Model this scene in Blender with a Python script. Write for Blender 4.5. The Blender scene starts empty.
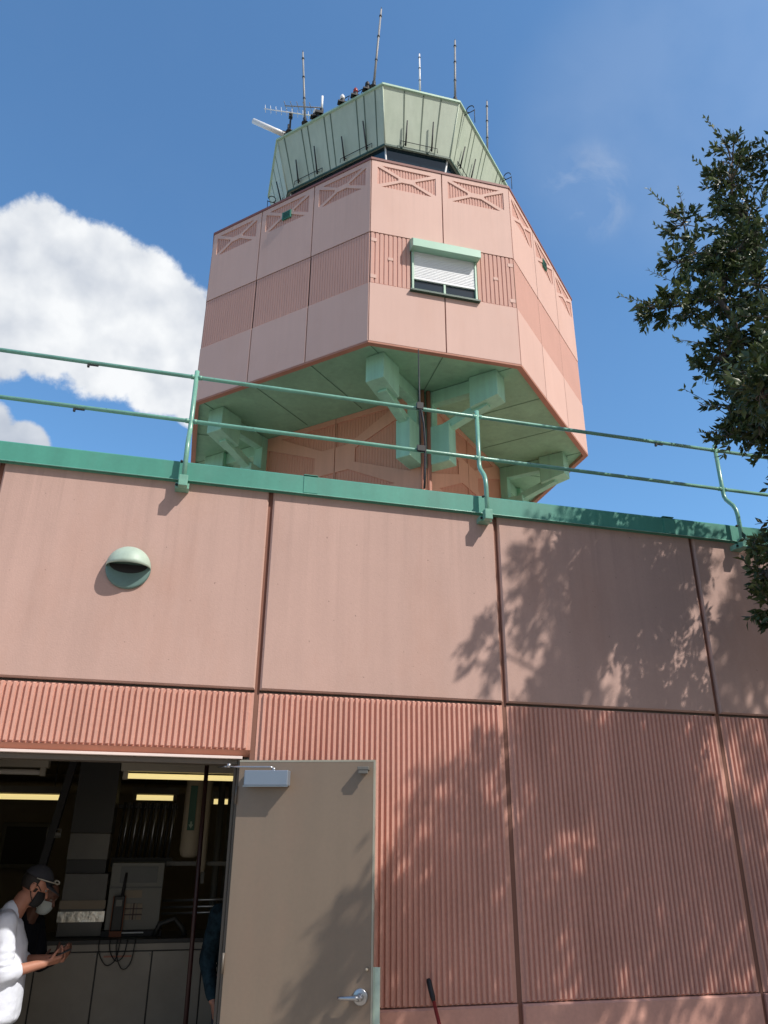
import bpy, math, random
import numpy as np
from mathutils import Vector, Matrix, noise
from mathutils.geometry import tessellate_polygon

R = math.radians
PI = math.pi
rng = random.Random(11)
SC = bpy.context.scene
COL = SC.collection

# ------------------------------------------------------------------ camera
EYE = Vector((0, -5.37, 1.85))
F_PX = 763.24
PITCH, ROLL, HEAD = R(23.1251), R(0.4957), R(14.169)
fwd = Vector((math.sin(HEAD)*math.cos(PITCH), math.cos(HEAD)*math.cos(PITCH), math.sin(PITCH)))
right = Vector((math.cos(HEAD), -math.sin(HEAD), 0))
up = right.cross(fwd)
cr = math.cos(ROLL)*right + math.sin(ROLL)*up
cu = -math.sin(ROLL)*right + math.cos(ROLL)*up
cam = bpy.data.cameras.new('camera')
cam.sensor_fit = 'VERTICAL'; cam.sensor_height = 24.0; cam.lens = F_PX/1024*24.0
cam.clip_start = 0.05; cam.clip_end = 3000
camo = bpy.data.objects.new('camera', cam); COL.objects.link(camo)
M = Matrix((cr, cu, -fwd)).transposed().to_4x4(); M.translation = EYE
camo.matrix_world = M
SC.camera = camo

# ------------------------------------------------------------------ light
SUN_L = Vector((-1.0, 1.13, -1.60)).normalized()        # the way the light travels
to_sun = -SUN_L
SUN_EL = math.asin(to_sun.z)
SUN_AZ = math.atan2(to_sun.x, to_sun.y)                 # clockwise from +Y
sl = bpy.data.lights.new('sun', 'SUN'); sl.energy = 3.3; sl.angle = R(0.53); sl.color = (1.0, 0.95, 0.88)
so = bpy.data.objects.new('sun', sl); COL.objects.link(so)
so.rotation_euler = SUN_L.to_track_quat('-Z', 'Y').to_euler(); so.location = (20, -25, 40)

SC.view_settings.view_transform = 'Standard'; SC.view_settings.look = 'None'
SC.view_settings.exposure = 0.40; SC.view_settings.gamma = 1.0
SC.view_settings.use_curve_mapping = False

W = bpy.data.worlds.new("World"); SC.world = W; W.use_nodes = True
nt = W.node_tree; nt.nodes.clear()
def N(tree, typ, **kw):
    n = tree.nodes.new(typ)
    for k, v in kw.items():
        if hasattr(n, k): setattr(n, k, v)
        else: n.inputs[k].default_value = v
    return n
def LK(tree, a, b): tree.links.new(a, b)
sky = N(nt, 'ShaderNodeTexSky'); sky.sky_type = 'NISHITA'; sky.sun_disc = False
sky.sun_elevation = SUN_EL; sky.sun_rotation = SUN_AZ
sky.altitude = 0; sky.air_density = 1.0; sky.dust_density = 1.0; sky.ozone_density = 1.3
bg = N(nt, 'ShaderNodeBackground'); bg.inputs['Strength'].default_value = 0.105
geo = N(nt, 'ShaderNodeTexCoord')
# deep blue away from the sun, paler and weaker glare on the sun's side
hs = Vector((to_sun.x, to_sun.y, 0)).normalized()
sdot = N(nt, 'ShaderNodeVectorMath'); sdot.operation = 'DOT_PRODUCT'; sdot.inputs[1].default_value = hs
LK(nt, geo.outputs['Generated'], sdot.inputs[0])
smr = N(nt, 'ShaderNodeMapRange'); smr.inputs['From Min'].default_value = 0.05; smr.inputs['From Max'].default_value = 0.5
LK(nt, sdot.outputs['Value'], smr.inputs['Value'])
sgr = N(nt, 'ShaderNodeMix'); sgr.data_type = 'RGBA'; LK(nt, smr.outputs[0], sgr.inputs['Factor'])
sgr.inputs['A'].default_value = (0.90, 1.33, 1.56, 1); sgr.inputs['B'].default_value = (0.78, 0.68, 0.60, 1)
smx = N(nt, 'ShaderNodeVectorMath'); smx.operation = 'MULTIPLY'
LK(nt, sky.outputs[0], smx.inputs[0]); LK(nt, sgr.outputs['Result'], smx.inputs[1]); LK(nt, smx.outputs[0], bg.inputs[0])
# clouds: real directions in the sky (azimuth from +Y clockwise, elevation, angular radius), broken up by noise
CLOUDS = [(-15.5, 36.8, 4.2), (-11.5, 36.8, 4.0), (-8.0, 36.4, 3.9), (-4.5, 35.1, 3.6), (-1.5, 34.0, 3.2), (-19.5, 35.2, 4.5), (-14.0, 33.4, 3.8),
          (-9.5, 33.1, 3.8), (-5.0, 32.4, 3.3), (-1.0, 31.8, 3.2), (3.0, 31.5, 4.0), (-19.0, 31.4, 4.0), (-25, 33, 6.0),
          (-17.0, 25.0, 2.7), (-14.3, 24.6, 2.1), (-21, 25.4, 3.6), (-34, 25, 5.0)]
def dirv(az, el): return (math.sin(R(az))*math.cos(R(el)), math.cos(R(az))*math.cos(R(el)), math.sin(R(el)))
nz = N(nt, 'ShaderNodeTexNoise'); nz.inputs['Scale'].default_value = 9.0; nz.inputs['Detail'].default_value = 10.0; nz.inputs['Roughness'].default_value = 0.61
LK(nt, geo.outputs['Generated'], nz.inputs['Vector'])
def sky_blobs(lst):
    acc = None
    for az, el, rad in lst:
        d = N(nt, 'ShaderNodeVectorMath'); d.operation = 'DOT_PRODUCT'
        LK(nt, geo.outputs['Generated'], d.inputs[0]); d.inputs[1].default_value = dirv(az, el)
        m = N(nt, 'ShaderNodeMapRange'); m.interpolation_type = 'SMOOTHSTEP'
        m.inputs['From Min'].default_value = math.cos(R(rad*1.35)); m.inputs['From Max'].default_value = math.cos(R(rad*0.35))
        LK(nt, d.outputs['Value'], m.inputs['Value'])
        if acc is None: acc = m.outputs[0]
        else:
            x = N(nt, 'ShaderNodeMath'); x.operation = 'SMOOTH_MAX'; x.inputs[2].default_value = 0.12
            LK(nt, acc, x.inputs[0]); LK(nt, m.outputs[0], x.inputs[1]); acc = x.outputs[0]
    return acc
def math_n(op, a, b=None, c=None):
    n = N(nt, 'ShaderNodeMath'); n.operation = op
    for i, v in enumerate((a, b, c)):
        if v is None: continue
        if isinstance(v, (int, float)): n.inputs[i].default_value = v
        else: LK(nt, v, n.inputs[i])
    return n.outputs[0]
cov = sky_blobs(CLOUDS)
nc = math_n('MULTIPLY', math_n('MULTIPLY', math_n('SUBTRACT', nz.outputs['Fac'], 0.5), 2.2), math_n('MINIMUM', math_n('MULTIPLY', cov, 5.0), 1.0))
dens = math_n('ADD', cov, nc)
alpha = N(nt, 'ShaderNodeMapRange'); alpha.interpolation_type = 'SMOOTHSTEP'
alpha.inputs['From Min'].default_value = 0.34; alpha.inputs['From Max'].default_value = 0.66
LK(nt, dens, alpha.inputs['Value'])
# thin wisps high on the right
nw = N(nt, 'ShaderNodeTexNoise'); nw.inputs['Scale'].default_value = 11.0; nw.inputs['Detail'].default_value = 7.0; nw.inputs['Roughness'].default_value = 0.62; nw.inputs['Distortion'].default_value = 0.6
LK(nt, geo.outputs['Generated'], nw.inputs['Vector'])
wcov = sky_blobs([(33.5, 44.5, 2.6), (34.5, 43.0, 1.8)])
wd = math_n('MULTIPLY', wcov, math_n('MAXIMUM', math_n('SUBTRACT', nw.outputs['Fac'], 0.47), 0.0))
wisp = math_n('MINIMUM', math_n('MULTIPLY', wd, 0.95), 0.22)
veil = math_n('MULTIPLY', sky_blobs([(40, 47, 8.0), (47, 50, 8.0)]), 0.08)
mask = math_n('MAXIMUM', alpha.outputs[0], math_n('ADD', wisp, veil))
# sunlit tops and greyer shaded lower parts painted into the cloud colour
nz2 = N(nt, 'ShaderNodeTexNoise'); nz2.inputs['Scale'].default_value = 7.5; nz2.inputs['Detail'].default_value = 5.0; nz2.inputs['Roughness'].default_value = 0.5
mp = N(nt, 'ShaderNodeMapping'); mp.inputs['Location'].default_value = (0.3, 0.8, 0.16)
LK(nt, geo.outputs['Generated'], mp.inputs[0]); LK(nt, mp.outputs[0], nz2.inputs['Vector'])
sepz = N(nt, 'ShaderNodeSeparateXYZ'); LK(nt, geo.outputs['Generated'], sepz.inputs[0])
hgt = N(nt, 'ShaderNodeMapRange'); hgt.inputs['From Min'].default_value = 0.33; hgt.inputs['From Max'].default_value = 0.58
LK(nt, sepz.outputs['Z'], hgt.inputs['Value'])
def bil(off):
    m_ = N(nt, 'ShaderNodeMapping'); m_.inputs['Location'].default_value = off; LK(nt, geo.outputs['Generated'], m_.inputs[0])
    n_ = N(nt, 'ShaderNodeTexNoise'); n_.inputs['Scale'].default_value = 9.0; n_.inputs['Detail'].default_value = 5.0; n_.inputs['Roughness'].default_value = 0.48
    LK(nt, m_.outputs[0], n_.inputs['Vector']); return n_.outputs['Fac']
emb = math_n('MULTIPLY', math_n('SUBTRACT', bil((0, 0, 0)), bil((0.012, -0.006, 0.024))), 1.9)
sh0 = math_n('ADD', math_n('MULTIPLY', nz2.outputs['Fac'], 1.5), math_n('MULTIPLY', hgt.outputs[0], 0.5))
sh = math_n('ADD', sh0, emb)
rampc = N(nt, 'ShaderNodeMix'); rampc.data_type = 'RGBA'
shr = N(nt, 'ShaderNodeMapRange'); shr.inputs['From Min'].default_value = 0.70; shr.inputs['From Max'].default_value = 1.42
LK(nt, sh, shr.inputs['Value']); LK(nt, shr.outputs[0], rampc.inputs['Factor'])
rampc.inputs['A'].default_value = (0.40, 0.44, 0.51, 1); rampc.inputs['B'].default_value = (0.72, 0.735, 0.75, 1)
cbg = N(nt, 'ShaderNodeBackground'); LK(nt, rampc.outputs['Result'], cbg.inputs[0]); cbg.inputs['Strength'].default_value = 1.0
mixs = N(nt, 'ShaderNodeMixShader'); LK(nt, mask, mixs.inputs[0]); LK(nt, bg.outputs[0], mixs.inputs[1]); LK(nt, cbg.outputs[0], mixs.inputs[2])
wo = N(nt, 'ShaderNodeOutputWorld'); LK(nt, mixs.outputs[0], wo.inputs['Surface'])

# ------------------------------------------------------------------ materials
def mat(name, color, rough=0.7, var=0.08, scale=2.0, fine=0.0, bump=0.0, bump_scale=60.0, metallic=0.0,
        streak=0.0, dark=None, emit=None, spec=0.5, runs=None, specks=0.0, stain=None, stain_amt=0.0):
    m = bpy.data.materials.new(name); m.use_nodes = True
    t = m.node_tree; b = t.nodes['Principled BSDF']
    b.inputs['Roughness'].default_value = rough; b.inputs['Metallic'].default_value = metallic
    b.inputs['Specular IOR Level'].default_value = spec
    tc = N(t, 'ShaderNodeTexCoord')
    n1 = N(t, 'ShaderNodeTexNoise'); n1.inputs['Scale'].default_value = scale; n1.inputs['Detail'].default_value = 6; n1.inputs['Roughness'].default_value = 0.6
    LK(t, tc.outputs['Object'], n1.inputs['Vector'])
    mr = N(t, 'ShaderNodeMapRange'); mr.inputs['From Min'].default_value = 0.3; mr.inputs['From Max'].default_value = 0.7
    mr.inputs['To Min'].default_value = 1-var; mr.inputs['To Max'].default_value = 1+var
    LK(t, n1.outputs['Fac'], mr.inputs['Value'])
    val = mr.outputs[0]
    def mul(a, bb):
        k = N(t, 'ShaderNodeMath'); k.operation = 'MULTIPLY'; LK(t, a, k.inputs[0]); LK(t, bb, k.inputs[1]); return k.outputs[0]
    if fine:
        n2 = N(t, 'ShaderNodeTexNoise'); n2.inputs['Scale'].default_value = 45; n2.inputs['Detail'].default_value = 4
        LK(t, tc.outputs['Object'], n2.inputs['Vector'])
        m2 = N(t, 'ShaderNodeMapRange'); m2.inputs['From Min'].default_value = 0.3; m2.inputs['From Max'].default_value = 0.7
        m2.inputs['To Min'].default_value = 1-fine; m2.inputs['To Max'].default_value = 1+fine
        LK(t, n2.outputs['Fac'], m2.inputs['Value']); val = mul(val, m2.outputs[0])
    if streak:
        mpp = N(t, 'ShaderNodeMapping'); mpp.inputs['Scale'].default_value = (5, 5, 0.35)
        LK(t, tc.outputs['Object'], mpp.inputs[0])
        n3 = N(t, 'ShaderNodeTexNoise'); n3.inputs['Scale'].default_value = 1.6; n3.inputs['Detail'].default_value = 5
        LK(t, mpp.outputs[0], n3.inputs['Vector'])
        m3 = N(t, 'ShaderNodeMapRange'); m3.inputs['From Min'].default_value = 0.35; m3.inputs['From Max'].default_value = 0.7
        m3.inputs['To Min'].default_value = 1+streak*0.4; m3.inputs['To Max'].default_value = 1-streak
        LK(t, n3.outputs['Fac'], m3.inputs['Value']); val = mul(val, m3.outputs[0])
    if specks:
        vo = N(t, 'ShaderNodeTexNoise'); vo.inputs['Scale'].default_value = 30; vo.inputs['Detail'].default_value = 2
        LK(t, tc.outputs['Object'], vo.inputs['Vector'])
        m4 = N(t, 'ShaderNodeMapRange'); m4.inputs['From Min'].default_value = 0.24; m4.inputs['From Max'].default_value = 0.29
        m4.inputs['To Min'].default_value = 1-specks; m4.inputs['To Max'].default_value = 1.0
        LK(t, vo.outputs['Fac'], m4.inputs['Value']); val = mul(val, m4.outputs[0])
    if runs:
        rm = N(t, 'ShaderNodeMapping'); rm.inputs['Scale'].default_value = (9, 9, 0.22); LK(t, tc.outputs['Object'], rm.inputs[0])
        rn = N(t, 'ShaderNodeTexNoise'); rn.inputs['Scale'].default_value = 1.5; rn.inputs['Detail'].default_value = 6; rn.inputs['Roughness'].default_value = 0.65
        LK(t, rm.outputs[0], rn.inputs['Vector'])
        rr_ = N(t, 'ShaderNodeMapRange'); rr_.inputs['From Min'].default_value = 0.50; rr_.inputs['From Max'].default_value = 0.72; LK(t, rn.outputs['Fac'], rr_.inputs['Value'])
        rz = N(t, 'ShaderNodeSeparateXYZ'); LK(t, tc.outputs['Object'], rz.inputs[0])
        rg = N(t, 'ShaderNodeMapRange'); rg.inputs['From Min'].default_value = runs[0]; rg.inputs['From Max'].default_value = runs[1]; LK(t, rz.outputs['Z'], rg.inputs['Value'])
        rk = N(t, 'ShaderNodeMath'); rk.operation = 'MULTIPLY_ADD'; rk.inputs[1].default_value = -runs[2]; rk.inputs[2].default_value = 1.0
        LK(t, mul(rr_.outputs[0], rg.outputs[0]), rk.inputs[0]); val = mul(val, rk.outputs[0])
    if 'pink' in name and 'concrete' in name:      # every cast panel came out a slightly different tone
        oi = N(t, 'ShaderNodeObjectInfo'); mo_ = N(t, 'ShaderNodeMapRange'); mo_.inputs['To Min'].default_value = 0.965; mo_.inputs['To Max'].default_value = 1.03
        LK(t, oi.outputs['Random'], mo_.inputs['Value']); val = mul(val, mo_.outputs[0])
    sc = N(t, 'ShaderNodeVectorMath'); sc.operation = 'SCALE'; sc.inputs[0].default_value = color[:3]
    LK(t, val, sc.inputs['Scale'])
    out = sc.outputs[0]
    if stain:
        ns = N(t, 'ShaderNodeTexNoise'); ns.inputs['Scale'].default_value = 1.1; ns.inputs['Detail'].default_value = 8; ns.inputs['Roughness'].default_value = 0.68
        ms_ = N(t, 'ShaderNodeMapping'); ms_.inputs['Location'].default_value = (3.1, 1.7, 9.2); ms_.inputs['Scale'].default_value = (1.6, 1.6, 0.6)
        LK(t, tc.outputs['Object'], ms_.inputs[0]); LK(t, ms_.outputs[0], ns.inputs['Vector'])
        mrr = N(t, 'ShaderNodeMapRange'); mrr.inputs['From Min'].default_value = 0.5; mrr.inputs['From Max'].default_value = 0.75; mrr.inputs['To Max'].default_value = stain_amt
        LK(t, ns.outputs['Fac'], mrr.inputs['Value'])
        mx = N(t, 'ShaderNodeMix'); mx.data_type = 'RGBA'; LK(t, mrr.outputs[0], mx.inputs['Factor']); LK(t, out, mx.inputs['A'])
        mx.inputs['B'].default_value = (*stain, 1); out = mx.outputs['Result']
    LK(t, out, b.inputs['Base Color'])
    if bump:
        nb = N(t, 'ShaderNodeTexNoise'); nb.inputs['Scale'].default_value = bump_scale; nb.inputs['Detail'].default_value = 5
        LK(t, tc.outputs['Object'], nb.inputs['Vector'])
        bp = N(t, 'ShaderNodeBump'); bp.inputs['Strength'].default_value = bump; bp.inputs['Distance'].default_value = 0.01
        LK(t, nb.outputs['Fac'], bp.inputs['Height']); LK(t, bp.outputs[0], b.inputs['Normal'])
    if emit:
        b.inputs['Emission Color'].default_value = (*emit[0], 1); b.inputs['Emission Strength'].default_value = emit[1]
    return m

MT = {}
MT['pink'] = mat('pink_concrete', (0.515, 0.335, 0.28), 0.75, 0.05, 1.2, 0.025, 0.12, 90, streak=0.05, specks=0.45, runs=(3.0, 4.25, 0.14), stain=(0.44, 0.225, 0.155), stain_amt=0.30)
MT['pink_rib'] = mat('ribbed_pink_concrete', (0.64, 0.34, 0.265), 0.8, 0.06, 1.5, 0.05, 0.15, 90, streak=0.07, stain=(0.40, 0.16, 0.11), stain_amt=0.35)
MT['pink_tower'] = mat('pale_pink_tower_concrete', (0.655, 0.43, 0.36), 0.72, 0.035, 0.5, 0.015, 0.05, 60, streak=0.018, runs=(14.5, 17.3, 0.10), stain=(0.60, 0.36, 0.28), stain_amt=0.35)
MT['pink_band'] = mat('dusky_pink_band_concrete', (0.60, 0.345, 0.28), 0.78, 0.04, 0.6, 0.02, 0.05, 60, streak=0.02)
MT['pink_shaft'] = mat('salmon_shaft_concrete', (0.66, 0.33, 0.22), 0.75, 0.05, 0.6, 0.02, streak=0.06)
MT['pink_shaft_rib'] = mat('ribbed_salmon_shaft_concrete', (0.60, 0.28, 0.185), 0.78, 0.05, 0.6, 0.02)
MT['joint'] = mat('dark_joint_sealant', (0.075, 0.04, 0.03), 0.9, 0.1)
MT['joint_pink'] = mat('pink_brown_joint_sealant', (0.22, 0.10, 0.07), 0.85, 0.1)
MT['trim_red'] = mat('dark_red_coping', (0.23, 0.09, 0.075), 0.6, 0.06)
MT['terracotta'] = mat('terracotta_edge_paint', (0.44, 0.195, 0.13), 0.7, 0.08)
MT['flash'] = mat('sea_green_painted_metal', (0.075, 0.30, 0.225), 0.45, 0.10, 1.5, 0.03, 0.04, 20, streak=0.09, specks=0.2, stain=(0.10, 0.24, 0.19), stain_amt=0.55)
MT['rail'] = mat('pale_green_rail_paint', (0.19, 0.41, 0.315), 0.28, 0.16, 6, 0.07, 0.08, 40, specks=0.45, stain=(0.19, 0.27, 0.2), stain_amt=0.35)
MT['soffit'] = mat('green_soffit_paint', (0.28, 0.50, 0.33), 0.7, 0.14, 0.8, 0.04, streak=0.06, stain=(0.16, 0.28, 0.18), stain_amt=0.5)
MT['soffit_seam'] = mat('soffit_seam_sealant', (0.10, 0.20, 0.13), 0.8, 0.1)
MT['bracket'] = mat('mint_bracket_paint', (0.33, 0.60, 0.43), 0.6, 0.09, 1.0, 0.03, streak=0.1)
MT['fascia'] = mat('pale_sage_metal_fascia', (0.465, 0.535, 0.42), 0.5, 0.07, 0.6, 0.02, streak=0.06, stain=(0.36, 0.44, 0.32), stain_amt=0.5)
MT['fascia_edge'] = mat('light_green_fascia_trim', (0.42, 0.60, 0.46), 0.45, 0.06)
MT['dark_green'] = mat('dark_green_metal', (0.03, 0.075, 0.05), 0.5, 0.1)
MT['seam'] = mat('dark_seam_sealant', (0.10, 0.14, 0.10), 0.7, 0.1)
MT['glass'] = mat('dark_tinted_glass', (0.012, 0.03, 0.045), 0.04, 0.0, spec=0.8)
MT['white'] = mat('white_painted_metal', (0.78, 0.79, 0.78), 0.4, 0.03)
MT['shutter'] = mat('white_roller_shutter', (0.80, 0.81, 0.82), 0.45, 0.02)
MT['hood'] = mat('mint_green_hood', (0.33, 0.55, 0.42), 0.45, 0.05)
MT['door'] = mat('taupe_door_paint', (0.22, 0.167, 0.122), 0.42, 0.05, 1.4, 0.02, 0.02, 30, streak=0.04, stain=(0.28, 0.17, 0.12), stain_amt=0.3)
MT['door_edge'] = mat('grey_beige_metal_edge', (0.36, 0.34, 0.27), 0.4, 0.08, 8)
MT['frame'] = mat('beige_steel_frame', (0.12, 0.10, 0.08), 0.45, 0.08)
MT['head'] = mat('pale_pink_drip_edge', (0.82, 0.68, 0.62), 0.5, 0.05)
MT['steel'] = mat('brushed_grey_metal', (0.42, 0.43, 0.45), 0.32, 0.06, 20, metallic=0.85)
MT['alu'] = mat('blue_grey_closer_paint', (0.26, 0.30, 0.36), 0.35, 0.04, metallic=0.4)
MT['antenna'] = mat('weathered_grey_fibreglass', (0.27, 0.265, 0.26), 0.5, 0.15, 6)
MT['antenna_white'] = mat('white_fibreglass', (0.8, 0.8, 0.8), 0.4, 0.03)
MT['black'] = mat('black_rubber', (0.015, 0.015, 0.017), 0.6, 0.1)
MT['redlamp'] = mat('red_lamp_glass', (0.35, 0.04, 0.03), 0.2, 0.05)
MT['vent'] = mat('grey_green_vent_metal', (0.42, 0.52, 0.43), 0.5, 0.09, 9, 0.03)
MT['vent_shaded'] = mat('shade_darkened_vent_plate', (0.13, 0.22, 0.20), 0.5, 0.09, 9, 0.03)  # plate colour darkened to carry the shadow of the hood
MT['pane_green'] = mat('teal_grille', (0.05, 0.22, 0.16), 0.5, 0.1)
MT['conduit'] = mat('red_brown_conduit_paint', (0.36, 0.15, 0.10), 0.5, 0.1)
MT['roof'] = mat('grey_roof_membrane', (0.15, 0.145, 0.135), 0.9, 0.12)
MT['ground'] = mat('concrete_paving', (0.40, 0.345, 0.28), 0.9, 0.12, 0.8, 0.06, 0.2, 30)
MT['added_bed'] = mat('bounce_cutting_dark', (0.06, 0.045, 0.032), 0.95, 0.4, 9, 0.3, 0.9, 30)  # for the added unseen bed, dark to weaken ground bounce
MT['asphalt'] = mat('worn_asphalt', (0.09, 0.088, 0.085), 0.9, 0.15, 2, 0.1, 0.3, 60)
MT['core'] = mat('plain_concrete', (0.3, 0.27, 0.24), 0.9, 0.1)
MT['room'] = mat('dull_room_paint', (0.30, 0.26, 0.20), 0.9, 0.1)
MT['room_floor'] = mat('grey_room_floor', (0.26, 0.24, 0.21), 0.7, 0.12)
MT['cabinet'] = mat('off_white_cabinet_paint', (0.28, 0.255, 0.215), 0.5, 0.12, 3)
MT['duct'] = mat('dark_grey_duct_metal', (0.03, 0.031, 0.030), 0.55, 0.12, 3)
MT['duct_light'] = mat('grey_duct_wrap', (0.13, 0.125, 0.112), 0.5, 0.14, 4)
MT['foil'] = mat('crinkled_foil', (0.6, 0.58, 0.52), 0.3, 0.1, 8, bump=1.0, bump_scale=14, metallic=0.8)
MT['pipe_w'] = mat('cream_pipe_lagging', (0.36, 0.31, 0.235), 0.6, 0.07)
MT['label_green'] = mat('green_pipe_label', (0.008, 0.07, 0.045), 0.5, 0.05)
MT['label_pale'] = mat('pale_label_ink', (0.22, 0.3, 0.24), 0.5, 0.05)
MT['panel_grey'] = mat('grey_control_panel', (0.17, 0.17, 0.15), 0.5, 0.08)
MT['panel_dark'] = mat('dark_panel_window', (0.04, 0.045, 0.042), 0.3, 0.05)
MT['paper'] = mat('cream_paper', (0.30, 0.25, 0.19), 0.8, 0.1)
MT['red_dull'] = mat('dull_red_plastic', (0.26, 0.026, 0.022), 0.5, 0.1)
MT['red_dark'] = mat('dark_red_pipe_paint', (0.035, 0.010, 0.009), 0.5, 0.1)
MT['orange'] = mat('orange_rubber', (0.20, 0.06, 0.02), 0.6, 0.08)
MT['tube'] = mat('lit_fluorescent_tube', (0.8, 0.7, 0.4), 0.5, 0.0, emit=((1.0, 0.80, 0.34), 0.62))
MT['tube_off'] = mat('unlit_fluorescent_tube', (0.55, 0.52, 0.47), 0.4, 0.03)
MT['fixture'] = mat('dull_white_fixture', (0.36, 0.33, 0.27), 0.5, 0.05)
MT['skin'] = mat('warm_skin', (0.42, 0.19, 0.125), 0.55, 0.08, 14, spec=0.4)
MT['skin_dark'] = mat('deep_brown_skin', (0.13, 0.06, 0.04), 0.55, 0.08, 14, spec=0.4)
MT['shirt'] = mat('white_cotton', (0.76, 0.80, 0.90), 0.9, 0.03, 6, bump=0.25, bump_scale=26)
MT['navy'] = mat('black_cotton', (0.010, 0.011, 0.016), 0.95, 0.1, 6, spec=0.2)
MT['camo'] = mat('blue_teal_patterned_cloth', (0.012, 0.026, 0.034), 0.9, 0.8, 18, spec=0.2)
MT['trouser'] = mat('charcoal_trousers', (0.035, 0.04, 0.05), 0.9, 0.1)
MT['cap'] = mat('charcoal_cap_cloth', (0.035, 0.035, 0.042), 0.85, 0.1, 20)
MT['mask_black'] = mat('black_face_mask', (0.012, 0.012, 0.013), 0.8, 0.1)
MT['mask_white'] = mat('pale_surgical_mask', (0.5, 0.56, 0.55), 0.8, 0.04)
MT['hair'] = mat('short_dark_hair', (0.02, 0.015, 0.012), 0.7, 0.2, 40)
MT['eye'] = mat('eye_white', (0.22, 0.2, 0.18), 0.3, 0.0)
MT['bark'] = mat('grey_brown_bark', (0.11, 0.085, 0.065), 0.95, 0.3, 9, bump=0.8, bump_scale=25)

def leaf_mat(name, ca, cb):
    m = bpy.data.materials.new(name); m.use_nodes = True; t = m.node_tree; b = t.nodes['Principled BSDF']
    at = N(t, 'ShaderNodeAttribute'); at.attribute_name = 'tint'
    mx = N(t, 'ShaderNodeMix'); mx.data_type = 'RGBA'; LK(t, at.outputs['Fac'], mx.inputs['Factor'])
    mx.inputs['A'].default_value = (*ca, 1); mx.inputs['B'].default_value = (*cb, 1)
    LK(t, mx.outputs['Result'], b.inputs['Base Color']); b.inputs['Roughness'].default_value = 0.42
    tr = N(t, 'ShaderNodeBsdfTranslucent'); LK(t, mx.outputs['Result'], tr.inputs[0])
    ms = N(t, 'ShaderNodeMixShader'); ms.inputs[0].default_value = 0.22
    LK(t, b.outputs[0], ms.inputs[1]); LK(t, tr.outputs[0], ms.inputs[2])
    LK(t, ms.outputs[0], t.nodes['Material Output'].inputs['Surface'])
    return m
MT['leaf'] = leaf_mat('oak_leaf', (0.028, 0.05, 0.015), (0.15, 0.185, 0.065))

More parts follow.
